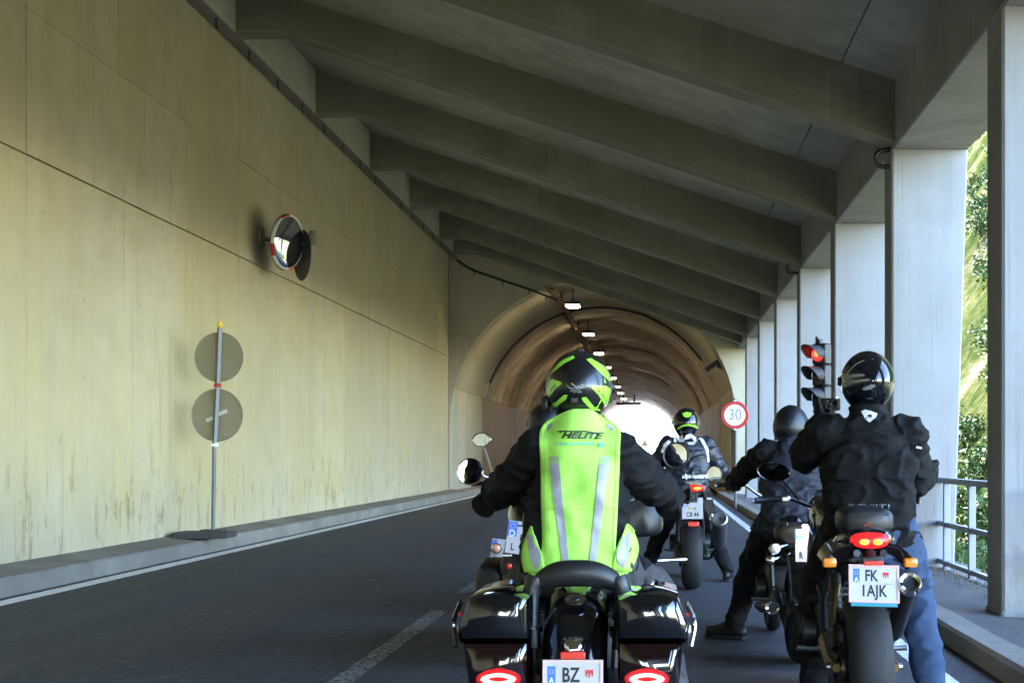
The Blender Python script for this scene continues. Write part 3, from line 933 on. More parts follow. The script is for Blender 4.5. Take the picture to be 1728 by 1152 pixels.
# shrubs and tufts on the slope seen between the pillars
def leaf_cloud(spots, name, m, size, cnt, spread, seed):
    rg = np.random.default_rng(seed)
    V = []; 
    for (x, y, z, s) in spots:
        n = int(cnt * s)
        d = rg.normal(size=(n, 3)); d /= np.linalg.norm(d, axis=1)[:, None]
        r = rg.uniform(0.45, 1.0, (n, 1)) * spread * s
        lump = 1 + 0.35 * np.sin(d[:, :1] * 5 + x) * np.cos(d[:, 1:2] * 4 + y)
        c = d * r * lump * np.array([1, 1, 0.8]) + np.array([x, y, z + spread * s * 0.55])
        a = rg.normal(size=(n, 3)); a /= np.linalg.norm(a, axis=1)[:, None]
        b = np.cross(a, rg.normal(size=(n, 3))); b /= np.linalg.norm(b, axis=1)[:, None]
        q = size * rg.uniform(0.6, 1.4, (n, 1))
        V.append(np.stack([c - a * q, c + b * q * 0.45, c + a * q, c - b * q * 0.45], 1).reshape(-1, 3))
    V = np.concatenate(V)
    me = bpy.data.meshes.new(name)
    me.from_pydata(V.tolist(), [], np.arange(len(V)).reshape(-1, 4).tolist())
    return link(name, me, m)
rg = random.Random(11)
spots = []
while len(spots) < 190:
    y_ = rg.uniform(22, 120); x_ = y_ * rg.uniform(0.14, 0.36)
    if x_ < 7.5: continue
    spots.append((x_, y_, zh(x_, y_), rg.uniform(0.5, 1.5)))
o = leaf_cloud(spots, "shrubs", M_LEAF, 0.11, 420, 0.75, 3); tag(o, kind='stuff')
spots = []
while len(spots) < 900:
    y_ = rg.uniform(9, 30); x_ = rg.uniform(3.75, 9.5)
    if x_ / y_ > 0.5: continue
    spots.append((x_, y_, (zh(x_, y_) if x_ > 3.95 else -0.12), rg.uniform(0.5, 1.4)))
o = leaf_cloud(spots, "undergrowth", M_LEAF, 0.05, 60, 0.22, 5); tag(o, kind='stuff')
def blades(name, n, fx, m, seed):
    rg = random.Random(seed); vs = []; fs = []
    for _ in range(n):
        x_, y_, z_, h = fx(rg)
        a = rg.uniform(0, 6.28); w = 0.006 + h * 0.02; lx, ly = rg.gauss(0, 0.4) * h, rg.gauss(0, 0.4) * h
        k = len(vs)
        vs += [(x_ - w * math.cos(a), y_ - w * math.sin(a), z_), (x_ + w * math.cos(a), y_ + w * math.sin(a), z_), (x_ + lx, y_ + ly, z_ + h)]
        fs.append((k, k + 1, k + 2))
    me = bpy.data.meshes.new(name); me.from_pydata(vs, [], fs)
    return link(name, me, m)
def fx(rg):
    y_ = rg.uniform(8, 32); x_ = rg.uniform(3.5, 8)
    return x_, y_, (zh(x_, y_) if x_ > 3.95 else zver(x_, y_)) - 0.02, rg.uniform(0.06, 0.28)
tag(blades("grass", 16000, fx, M_GRASS, 4), kind='stuff')
M_DRY = leafy("dry_grass_blade", (0.24, 0.20, 0.10))
def fx2(rg):
    y_ = rg.uniform(8, 24); x_ = rg.gauss(3.25, 0.22)
    return x_, y_, zver(x_, y_) - 0.01, rg.uniform(0.01, 0.06)
tag(blades("dry_grass", 2500, fx2, M_DRY, 6), kind='stuff')
# ================================================================== ROADSIDE FURNITURE
def child_text(s, size, m, parent, loc, name="lettering", shear=0.0, extrude=0.0006, spacing=1.0, xscale=1.0, offset=0.0, rot=None):
    me = text_mesh(s, size, shear, extrude, spacing, offset)
    M = Matrix.Translation(loc) @ (rot.to_4x4() if rot is not None else Matrix()) @ STAND @ Matrix.Diagonal((xscale, 1, 1, 1))
    me.transform(M)
    return link(name, me, m, parent)

# two round signs seen from behind on one leaning post
Y = 18.9
base = W(357, 897, Y); base.z = 0.20
sp = empty("temporary_sign_stand", base)
tag(sp, "two round road signs seen from behind, stacked on one grey post", "sign stand")
def L(p): return Vector(p) - base
top, mid, low = L(W(371, 549, Y)), L(W(367, 650, Y)), L(W(362, 752, Y))
foot = Vector((0.02, 0, 0.06))
MB().cyl(low + Vector((0, 0, 0.1)), foot, 0.027, seg=12).build("post", M_STEEL, sp)
MB().tube([top, mid, low], 0.034, 4).build("upper_post", M_STEEL, sp)
for c, r, nm in ((W(368, 602, Y), 0.333, 0), (W(365, 700, Y), 0.352, 1)):
    c = L(c) + Vector((0, 0.045, 0))
    M = Matrix.Translation(c) @ Matrix.Rotation(R(-4), 4, 'Z') @ Matrix.Rotation(R(90), 4, 'X')
    d = MB().lathe([(0.001, -0.004), (r - 0.012, -0.004), (r, 0.004), (r, 0.012), (r - 0.006, 0.012), (r - 0.014, 0.003), (0.001, 0.003)], M, 48).build("sign_disc", M_SIGNBACK, sp, 30)
    fx_ = MB().lathe([(0.001, -0.0075), (r - 0.01, -0.0075), (r - 0.01, -0.0045), (0.001, -0.0045)], M, 48).build("sign_face", M_SIGNRED, d, 30)
    if nm:
        for (dx, dz, rot, w_) in ((-0.10, -0.055, 22, 0.10), (0.065, 0.03, 22, 0.15), (0.09, -0.25, -35, 0.10)):
            MB().box(c + Vector((dx, -0.015, dz)), (w_, 0.002, 0.05 if rot > 0 else 0.022), (0, R(-rot), 0)).build("sticker", M_HGREY if rot < 0 else mat("label_paper", (0.42, 0.42, 0.37), 0.6), d)
    else:
        MB().box(c + Vector((0.165, -0.015, -0.09)), (0.07, 0.002, 0.022)).build("sticker", M_HGREY, d)
MB().box(top, (0.075, 0.075, 0.06), bev=0.015).cyl(top + Vector((0, 0, 0.03)), top + Vector((0, 0, 0.055)), 0.022, seg=10).build("yellow_cap", M_YELLOW, sp)
MB().box(mid + Vector((0, 0.01, 0)), (0.085, 0.09, 0.055), bev=0.012).build("red_clamp", M_REDCLIP, sp)
MB().box(low + Vector((0, 0.01, 0.01)), (0.085, 0.09, 0.05), bev=0.012).build("white_clamp", M_WHITE, sp)
fm = MB()
fm.sup([(-0.22, -0.09, 0.045, 0.36, 0.035, 6), (-0.20, -0.09, 0.05, 0.38, 0.045, 6), (0.16, -0.09, 0.05, 0.38, 0.045, 6), (0.18, -0.09, 0.045, 0.36, 0.035, 6)], 28)
fm.box((0.02, 0, 0.10), (0.30, 0.24, 0.035), bev=0.012).box((-0.42, 0, 0.06), (0.07, 0.2, 0.05), bev=0.01)
fm.build("foot_plate", mat("recycled_rubber", (0.05, 0.048, 0.045), 0.8, nz=(20, 0.4)), sp)

# convex traffic mirror on the wall
mc = W(487, 409, 23.0)
mi = empty("traffic_mirror", mc)
nrm = Vector((0.955, -0.30, -0.13)).normalized()
Rm = nrm.to_track_quat('Z', 'Y').to_matrix().to_4x4()
mi.rotation_euler = Rm.to_euler()
tag(mi, "round convex traffic mirror with red and white rim bracketed to the yellowish wall", "traffic mirror")
MB().lathe([(0.42 * math.sin(a), 0.085 * (math.cos(a)) - 0.01) for a in lin(0.02, math.pi / 2, 14)], None, 48).build("mirror_glass", M_GLASS, mi, 60)
MB().lathe([(0.418, -0.05), (0.440, -0.05), (0.446, -0.01), (0.437, 0.012), (0.42, 0.008)], None, 48, close=True).build("rim", M_WHITE, mi)
for k in range(4):
    a0 = k * 90 + 10
    rings = []
    for a in lin(a0, a0 + 26, 10):
        c, s = math.cos(R(a)), math.sin(R(a))
        rings.append([(rr * c, rr * s, h) for rr, h in ((0.419, 0.010), (0.438, 0.015), (0.449, -0.01), (0.443, -0.053))])
    MB().loft(rings, caps=False, closed=False).build("red_rim_segment", M_SIGNRED, mi)
MB().lathe([(0.01, -0.16), (0.20, -0.15), (0.40, -0.08), (0.455, -0.052), (0.40, -0.06), (0.01, -0.12)], None, 40).build("back_shell", M_DKSTEEL, mi)
inv = Rm.inverted()
def ml(v): return inv.to_3x3() @ Vector(v)
wallpt = Vector((WX - mc.x + 0.0, 0.25, 0.10))
MB().tube([ml((0, 0, 0)) + Vector((0, 0, -0.14)), ml(wallpt * 0.6), ml(wallpt)], 0.035, 10).build("arm", M_STEEL, mi)
MB().box(ml(wallpt + Vector((0.02, 0, 0))), (0.05, 0.24, 0.34), inv.to_3x3(), bev=0.01).build("wall_plate", M_SIGNBACK, mi)
MB().lathe([(0.001, 0.0), (0.40, 0.0), (0.42, 0.02), (0.40, 0.04), (0.001, 0.05)], Matrix.Translation(ml((0.10, 0.42, -0.15))) @ inv @ Vector((0.85, 0.53, 0)).to_track_quat('Z', 'Y').to_matrix().to_4x4(), 36).build("second_shell", M_DKSTEEL, mi)
MB().box(ml((0.28, 0.45, 0.14)), (0.10, 0.16, 0.22), inv.to_3x3(), bev=0.02).tube([ml((0.28, 0.45, 0.08)), ml((0.0, 0.25, 0.0))], 0.03, 8).build("clamp", M_SIGNBACK, mi)

# speed limit sign on a slim post by the pillars
sc_ = W(1240, 700, 33.0)
sl = empty("speed_limit_sign", (sc_.x, 33.0, 0.14))
tag(sl, "round red and white 30 speed limit sign beside the tunnel mouth", "sign")
zc = sc_.z - 0.14
Mx = Matrix.Translation((0, 0, zc)) @ Matrix.Rotation(R(90), 4, 'X')
MB().lathe([(0.001, -0.01), (0.31, -0.01), (0.325, 0.0), (0.31, 0.012), (0.001, 0.012)], Mx, 48).build("disc", M_SIGNRED, sl, 30)
f_ = MB().lathe([(0.001, 0.0135), (0.245, 0.0135), (0.245, 0.0145), (0.001, 0.0145)], Mx, 48).build("white_field", M_SIGNWHITE, sl, 30)
child_text("30", 0.37, M_BPRINT, sl, (0, -0.0165, zc), xscale=0.85, offset=-0.008)
for s in (1, -1): MB().box((0.0, 0.02, zc + s * 0.33), (0.07, 0.06, 0.05), bev=0.01).build("clamp", M_WHITE, sl)
MB().cyl((0.02, 0.055, -0.1), (0.02, 0.055, zc + 0.38), 0.03, seg=12).build("post", M_STEEL, sl)

# traffic light with three long hoods
Yt = 19.6
tb = W(1382, 640, Yt)
tl = empty("traffic_light", (tb.x, Yt, 0.13))
tag(tl, "black traffic light with its top lamp lit red, on a post by the pillars", "traffic light")
zl = [W(0, y_, Yt).z - 0.13 for y_ in (597, 633, 669)]
yaw = R(46)          # heads turned towards the lane
Ry = Matrix.Rotation(-yaw, 4, 'Z')
def body(z0, z1):
    return MB().box(Ry @ Vector((0.0, 0.06, (z0 + z1) / 2)), (0.235, 0.16, z1 - z0), Ry.to_3x3(), bev=0.02)
for k, z in enumerate(zl):
    sec = body(z - 0.145, z + 0.145).build("lamp_section", M_BLACK, tl)
    M = Matrix.Translation((0, 0, z)) @ Ry @ Matrix.Translation((0, -0.025, 0)) @ Matrix.Rotation(R(90), 4, 'X')
    MB().lathe([(0.001, 0.03), (0.05, 0.026), (0.09, 0.012), (0.10, 0.0), (0.001, 0.0)], M, 28).build("lens", M_TLRED if k == 0 else M_TLDARK, sec)
    if k == 0:
        MB().lathe([(0.001, 0.036), (0.035, 0.034), (0.045, 0.03), (0.001, 0.03)], M, 20).build("lens_core", M_TLHOT, sec)
    # hood: open tube cut away below
    rings = []
    for a in lin(-30, 210, 22):
        c, s = math.cos(R(a)), math.sin(R(a))
        ln = 0.10 + 0.20 * max(0.0, (s + 0.5) / 1.5)
        rings.append([M @ Vector((0.108 * c, 0.108 * s, 0.0)), M @ Vector((0.112 * c, 0.112 * s, ln)), M @ Vector((0.118 * c, 0.118 * s, ln)), M @ Vector((0.118 * c, 0.118 * s, 0.0))])
    MB().loft(rings, caps=True).build("hood", M_MATTE, sec)
MB().cyl((0.02, 0.19, -0.1), (0.02, 0.19, zl[0] + 0.22), 0.05, seg=16).build("post", M_DKSTEEL, tl)
MB().tube([(0.02, 0.16, zl[0] + 0.13), (0.01, 0.1, zl[0] + 0.2), (-0.03, 0.08, zl[0] + 0.24)], 0.022, 8).build("cable", M_BLACK, tl)
for z in (zl[0] + 0.1, zl[2] - 0.1): MB().box((0.015, 0.15, z), (0.09, 0.14, 0.05), bev=0.01).build("bracket", M_DKSTEEL, tl)

# cable loops on two pillars just below the edge beam
for (px, py, Yv, lab) in ((1487, 268, 15.75, "short black conduit bend on the second pillar just under the edge beam"), (1333, 452, 25.75, "short black conduit bend on the pillar behind the traffic light, just under the beam")):
    c = W(px, py, Yv)
    o = MB().tube(bez([(PX - c.x, 0, 0.10), (-0.02, 0, 0.08), (-0.06, 0, 0.0), (-0.02, 0, -0.08), (PX - c.x, 0, -0.09)], 16), 0.028, 8).build("conduit", M_BLACK)
    o.location = c; tag(o, lab, "conduit", "conduit bends under the edge beam")
# ================================================================== PEOPLE: builder
def submesh(name, co, no, faces, sel, off, folds=0.0, fs=(9, 9, 15), smooth_edge=8, seed=0):
    """the chosen faces as a garment of their own, lifted off along the normals"""
    idx = np.nonzero(sel)[0]
    used = {}; vs = []; fs_ = []
    for i in idx:
        f = []
        for v in faces[i]:
            if v not in used:
                used[v] = len(vs); vs.append(v)
            f.append(used[v])
        fs_.append(f)
    pts = co[vs] + no[vs] * off
    if folds:
        d = np.empty(len(vs))
        for i, p in enumerate(co[vs]):
            q = Vector((p[0] * fs[0] + seed, p[1] * fs[1], p[2] * fs[2]))
            w = noise.noise_vector(q * 0.5) * 0.5
            a = 1 - abs(noise.noise(q + w)) * 2
            b = noise.noise(Vector((p[0] * 3.2 + seed, p[1] * 3.2, p[2] * 4.0)))
            c = 1 - abs(noise.noise(q * 2.1 + w * 2)) * 2
            d[i] = folds * (max(a, -0.3) ** 3 * 1.1 + max(a, -0.4) * 0.5 + b * 0.55 + max(c, -0.4) * 0.4)
        pts = pts + no[vs] * d[:, None]
    cnt = {}
    for f in fs_:
        for a, b in zip(f, f[1:] + f[:1]):
            k = (min(a, b), max(a, b)); cnt[k] = cnt.get(k, 0) + 1
    nb = {}
    for (a, b), c in cnt.items():
        if c == 1: nb.setdefault(a, []).append(b); nb.setdefault(b, []).append(a)
    for _ in range(smooth_edge):
        new = {v: pts[v] * 0.4 + np.mean([pts[n] for n in ns], 0) * 0.6 for v, ns in nb.items() if len(ns) == 2}
        for v, p in new.items(): pts[v] = p
    me = bpy.data.meshes.new(name)
    me.from_pydata(pts.tolist(), [], fs_)
    me.update(); finish(me, 60)
    return me

def cap_dist(P, a, b, ra, rb):
    a = np.array(a); b = np.array(b); ab = b - a
    t = np.clip((P - a) @ ab / max(1e-9, ab @ ab), 0, 1)
    return np.linalg.norm(P - (a + t[:, None] * ab), axis=1) - (ra + (rb - ra) * t), t

def figure(J, W_=1.0, base=None, hem=0.86, jacket=None, trousers=None, label=None, group=None, sleeve=1.0, leg=1.0,
           voxel=0.012, sleeves=None, folds=0.012, skin=None, seed=0, depth=1.0, hipw=1.0):
    J = {k: Vector(v) for k, v in J.items()}
    xd = (J['shR'] - J['shL']).normalized()
    mb = MB()
    pel, chest, neck, head = J['pelvis'], J['chest'], J['neck'], J['head']
    waist = pel.lerp(chest, 0.5)
    up = (neck - pel).normalized(); back = xd.cross(up).normalized()      # points forward
    sw = (J['shR'] - J['shL']).length / 2
    secs = [(pel - up * 0.17, 0.10, 0.09), (pel - up * 0.10, 0.165 * W_ * hipw, 0.125), (pel, 0.185 * W_ * hipw, 0.145), (waist, 0.178 * W_ * (1 + (hipw - 1) * 0.4), 0.138),
            (chest, 0.195 * W_, 0.148), (chest.lerp(neck, 0.45), sw * 0.94, 0.135), (chest.lerp(neck, 0.78), sw * 0.72, 0.105),
            (neck - up * 0.005, 0.085, 0.085), (neck + up * 0.05, 0.068, 0.072)]
    rings = []
    for c, rx, ry in secs:
        ring = []
        for k in range(28):
            t = 2 * math.pi * k / 28
            cx, cy = math.cos(t), math.sin(t)
            e = 2.5
            ring.append(c + xd * rx * math.copysign(abs(cx) ** (2 / e), cx) + back * ry * depth * math.copysign(abs(cy) ** (2 / e), cy))
        rings.append(ring)
    mb.loft(rings)
    comps = [('torso', pel, waist, 0.15, 0.145), ('torso', waist, chest, 0.145, 0.16), ('torso', chest, neck, 0.16, 0.08),
             ('torso', pel - up * 0.12, pel, 0.12, 0.15)]
    def limb(lab, pts, rad):
        for a, b, r0, r1 in zip(pts, pts[1:], rad, rad[1:]):
            mb.cap(a, b, r0, r1, 16); comps.append((lab, a, b, r0, r1))
    for s in 'LR':
        sh, el, wr = J['sh' + s], J['el' + s], J['wr' + s]
        limb('arm', [chest.lerp(neck, 0.6).lerp(sh, 0.55), sh, sh.lerp(el, 0.5), el, el.lerp(wr, 0.45), wr],
             [0.078, 0.074 * sleeve, 0.070 * sleeve, 0.064 * sleeve, 0.058 * sleeve, 0.042 * sleeve])
        hd = (wr - el).normalized()
        limb('hand', [wr + hd * 0.01, wr + hd * 0.05], [0.026, 0.024])
        hp, kn, an, toe = J['hip' + s], J['kn' + s], J['an' + s], J['toe' + s]
        limb('leg', [hp, hp.lerp(kn, 0.5), kn, kn.lerp(an, 0.35), an], [0.115 * leg, 0.098 * leg, 0.075 * leg, 0.074 * leg, 0.058 * leg])
        limb('foot', [an + (an - kn).normalized() * 0.03, toe], [0.045, 0.033])
    fw = Vector(J.get('look', back)).normalized()
    # neck, head with brow, nose, mouth, chin and ears
    limb('head', [neck, head - Vector((0, 0, 0.06))], [0.06, 0.058])
    Mh = Matrix((xd, fw, xd.cross(fw))).transposed()
    mb.ell(head, (0.074, 0.095, 0.115), Mh, 20, 14)
    comps.append(('head', head - Vector((0, 0, 0.04)), head + Vector((0, 0, 0.03)), 0.09, 0.09))
    h = lambda x, y, z: head + Mh @ Vector((x, y, z))
    mb.cap(h(0, 0.088, 0.012), h(0, 0.112, -0.026), 0.009, 0.014, 8)
    mb.cap(h(-0.018, 0.085, -0.055), h(0.018, 0.085, -0.055), 0.012, 0.012, 8)
    mb.cap(h(-0.02, 0.068, -0.095), h(0.02, 0.068, -0.095), 0.024, 0.024, 8)
    mb.cap(h(-0.03, 0.082, 0.03), h(0.03, 0.082, 0.03), 0.014, 0.014, 8)
    for s in (-1, 1): mb.ell(h(s * 0.076, 0.0, -0.005), (0.012, 0.022, 0.034), Mh, 10, 8)
    me = remesh(mb, voxel, 5)
    co = np.empty(len(me.vertices) * 3); me.vertices.foreach_get('co', co); co = co.reshape(-1, 3)
    no = np.array([v.normal[:] for v in me.vertices])
    faces = [list(p.vertices) for p in me.polygons]
    cen = np.array([p.center[:] for p in me.polygons])
    D = np.stack([cap_dist(cen, c[1], c[2], c[3], c[4])[0] for c in comps], 1)
    lab = np.array([c[0] for c in comps])[D.argmin(1)]
    hemv = hem + 0.012 * np.sin(cen[:, 0] * 30)
    is_leg = ((lab == 'leg') & (cen[:, 2] < hemv)) | ((lab == 'torso') & (cen[:, 2] < hemv))
    is_jac = ((lab == 'torso') | (lab == 'leg')) & (cen[:, 2] >= hemv - 0.03)
    is_jac |= (lab == 'arm')
    legs2 = (lab == 'leg') | ((lab == 'torso') & (cen[:, 2] < hem + 0.05))
    # the body: one continuous figure, a little inside its clothes
    me.vertices.foreach_set('co', (co - no * 0.006).reshape(-1)); me.update(); finish(me, 60)
    root = link("person", me, skin or M_SKIN)
    tag(root, label, "person", group)
    out = {'root': root, 'J': J, 'back': back, 'xd': xd, 'up': up}
    jm = submesh("jacket", co, no, faces, is_jac if sleeves is None else is_jac & (lab != 'arm'), 0.006, folds, seed=seed)
    out['jacket'] = link("jacket", jm, jacket, root)
    if sleeves is not None:
        out['sleeves'] = link("sleeves", submesh("sleeves", co, no, faces, lab == 'arm', 0.004, folds, seed=seed + 2), sleeves, root)
    tm = submesh("trousers", co, no, faces, legs2, 0.0015, folds * 0.9, (6, 6, 9), seed=seed + 5)
    out['trousers'] = link("trousers", tm, trousers, root)
    for o in root.children:
        q = o.modifiers.new("sm", 'SUBSURF'); q.levels = q.render_levels = 1
    # collar
    ring = []
    cr = MB()
    prof = []
    for k, (dz, rr) in enumerate(((-0.03, 0.098), (0.02, 0.088), (0.05, 0.084), (0.052, 0.074), (0.0, 0.078))):
        prof.append([neck + up * dz + (xd * math.cos(t) + back * math.sin(t) * 1.02) * rr for t in lin(0, 2 * math.pi * 23 / 24, 23)])
    cr.loft(prof, caps=False); cr.build("collar", jacket, root)
    # shoes
    for s in 'LR':
        an, toe, kn = J['an' + s], J['toe' + s], J['kn' + s]
        f = (toe - an); f.z = 0; f.normalize()
        sm = MB()
        heel = Vector((an.x, an.y, 0.0)) - f * 0.055; heel.z = toe.z + 0.01
        zt = toe.z
        ball = Vector((an.x, an.y, zt)) + f * 0.14
        tip = Vector((an.x, an.y, zt)) + f * 0.205
        sm.cap(an + (kn - an).normalized() * 0.10, Vector((an.x, an.y, zt + 0.05)), 0.056, 0.058)
        sm.cap(heel, ball, 0.042, 0.046); sm.cap(ball, tip, 0.046, 0.036)
        sm.cap(Vector((an.x, an.y, zt + 0.06)), ball, 0.055, 0.042)
        shm = remesh(sm, 0.008, 4); finish(shm, 60)
        sh = link("shoe", shm, M_SHOE, root)
        sole = MB()
        pts2 = []
        n2 = Vector((-f.y, f.x, 0))
        for (l, w) in ((-0.095, 0.02), (-0.085, 0.038), (-0.03, 0.043), (0.06, 0.042), (0.15, 0.05), (0.21, 0.042), (0.243, 0.018)): pts2.append((l, w))
        zb_ = max(0.006, zt - 0.045)
        loop = [Vector((an.x, an.y, zb_)) + f * l + n2 * w for l, w in pts2] + [Vector((an.x, an.y, zb_)) + f * l - n2 * w for l, w in reversed(pts2)]
        sole.loft([loop, [p + Vector((0, 0, 0.022)) for p in loop]])
        sole.build("sole", M_RUBBER, sh)
    out['base'] = base or (pel.x, pel.y, 0)
    return out

def glove(root, g, axis, back, up, m=M_GLOVE, wrist=None, rb=0.022):
    """a hand closed round a bar at g (axis points outward), palm behind it"""
    g = Vector(g); a = Vector(axis).normalized(); b = Vector(back); b = (b - a * b.dot(a)).normalized(); u = Vector(up); u = (u - a * u.dot(a) - b * u.dot(b)).normalized()
    mb = MB()
    P = lambda ang, r, o: g + a * o + (b * math.cos(R(ang)) + u * math.sin(R(ang))) * r
    ln = [0.9, 1.0, 0.97, 0.84]
    for i in range(4):
        o = (i - 1.5) * -0.0225
        r = rb + 0.013
        k = [P(48, r + 0.016, o), P(105, r + 0.008, o * 1.02), P(185, r + 0.004, o * 1.03), P(185 + 75 * ln[i], r, o), P(185 + 110 * ln[i], r - 0.002, o)]
        for q in range(4): mb.cap(k[q], k[q + 1], 0.0125 - 0.0012 * q, 0.0118 - 0.0012 * q, 10)
    kn = [P(48, rb + 0.03, (i - 1.5) * -0.0225) for i in range(4)]
    wr = Vector(wrist) if wrist is not None else g + b * 0.10 + u * 0.01
    mid = wr.lerp((kn[0] + kn[3]) / 2, 0.55)
    for q in kn: mb.cap(mid, q, 0.024, 0.016, 10)
    mb.cap(wr, mid, 0.034, 0.028, 12)
    mb.cap(kn[0], kn[3], 0.016, 0.015, 10)
    # thumb leaves the side of the palm near its base and closes below the bar
    t0 = wr.lerp(mid, 0.6) - a * 0.028
    mb.cap(t0, P(-30, rb + 0.022, -0.05), 0.018, 0.014); mb.cap(P(-30, rb + 0.022, -0.05), P(-95, rb + 0.014, -0.047), 0.013, 0.0115); mb.cap(P(-95, rb + 0.014, -0.047), P(-150, rb + 0.012, -0.038), 0.0112, 0.0095)
    me = remesh(mb, 0.0055, 3); finish(me, 60)
    gl = link("glove", me, m, root)
    d = (wr - mid).normalized()
    c = MB(); c.tube([wr - d * 0.01, wr + d * 0.03, wr + d * 0.075], [0.044, 0.051, 0.056], 18); c.build("cuff", m, gl)
    return gl

def helmet(root, c, w, l, h, look=(0, 1, 0), m=M_HELM, visor=True, jet=False, roll=0.0, pitch=0.0, name="helmet"):
    """shell with chin bar, neck trim and visor about the head at c"""
    c = Vector(c); f = Vector(look).normalized(); r = f.cross(Vector((0, 0, 1))).normalized(); u = r.cross(f)
    Mh = Matrix((r, f, u)).transposed().to_4x4()
    Mh = Matrix.Translation(c) @ Mh @ Matrix.Rotation(pitch, 4, 'X') @ Matrix.Rotation(roll, 4, 'Y')
    def pt(ph, th, k=1.0):
        cp, sp_ = math.cos(ph), math.sin(ph)
        x, y, z = cp * math.cos(th), cp * math.sin(th), sp_
        low = max(0.0, -z)
        sx = 1 - 0.16 * low ** 1.4
        ey = 1.0
        if y > 0: ey = 1.0 + 0.10 * low - 0.03 * max(0, z)
        else: ey = 1.0 - 0.20 * low ** 1.5 + 0.06 * (1 - abs(z)) * abs(y)
        if jet and y > 0: ey *= 0.93
        return Mh @ Vector((x * w / 2 * sx * k, y * l / 2 * ey * k, z * h / 2 * k))
    NU, NV = 40, 24
    bot = -0.80 if not jet else -0.42
    phs = [math.asin(bot + (0.9995 - bot) * (1 - (1 - i / NV) ** 1.0)) if i < NV else math.pi / 2 * 0.999 for i in range(NV + 1)]
    phs = [math.asin(bot) + (math.pi / 2 * 0.999 - math.asin(bot)) * i / NV for i in range(NV + 1)]
    mb = MB()
    rings = [[pt(p, 2 * math.pi * k / NU) for k in range(NU)] for p in phs]
    inner = [[pt(p, 2 * math.pi * k / NU, 0.90) for k in range(NU)] for p in phs[:6]]
    mb.loft([inner[5], inner[0], rings[0]] + rings[1:], caps=True)
    sh = mb.build(name, m, root, 60)
    # rolled trim round the neck
    tb = MB(); ring = [pt(phs[0] - 0.02, 2 * math.pi * k / 36, 0.97) for k in range(37)]
    tb.tube(ring, 0.009, 8); tb.build("neck_trim", M_BLACK, sh)
    if visor:
        vb = MB(); vr = []
        for p in lin(R(-14 if not jet else -20), R(24), 6):
            vr.append([pt(p, R(a), 1.025) for a in lin(28, 152, 18)])
        vb.loft(vr, caps=False, closed=False); vb.build("visor", M_GLOSS, sh, 60)
        for s in (18, 162):
            q = pt(R(2), R(s), 1.0); n = (q - c).normalized()
            MB().cyl(q - n * 0.01, q + n * 0.012, 0.026, 0.022, 18).build("visor_pivot", M_BLACK, sh)
    return sh, pt

def decal(poly_px, Yd, target, m, parent, name, off=0.0015, limit=0.012):
    """a printed panel with outline given where it shows on the surface facing back"""
    pts = [W(x, y, Yd) for x, y in poly_px]
    me = flat_poly([(p.x, p.z) for p in pts], limit)
    me.transform(Matrix.Translation((0, Yd, 0)))
    wrap(me, target, off); finish(me, 60)
    return link(name, me, m, parent)

def decal_text(s, size, px, py, Yd, target, m, parent, off=0.0015, shear=0.0, xscale=1.0, spacing=1.0, name="lettering", offset=0.0, rot=0.0):
    me = text_mesh(s, size, shear, 0, spacing, offset)
    me.transform(Matrix.Translation(W(px, py, Yd)) @ Matrix.Rotation(rot, 4, 'Y') @ STAND @ Matrix.Diagonal((xscale, 1, 1, 1)))
    wrap(me, target, off); finish(me, 60)
    return link(name, me, m, parent)
# ================================================================== MOTORCYCLES: builder
AX = Matrix.Rotation(R(90), 4, 'Y')        # lathe axis along x

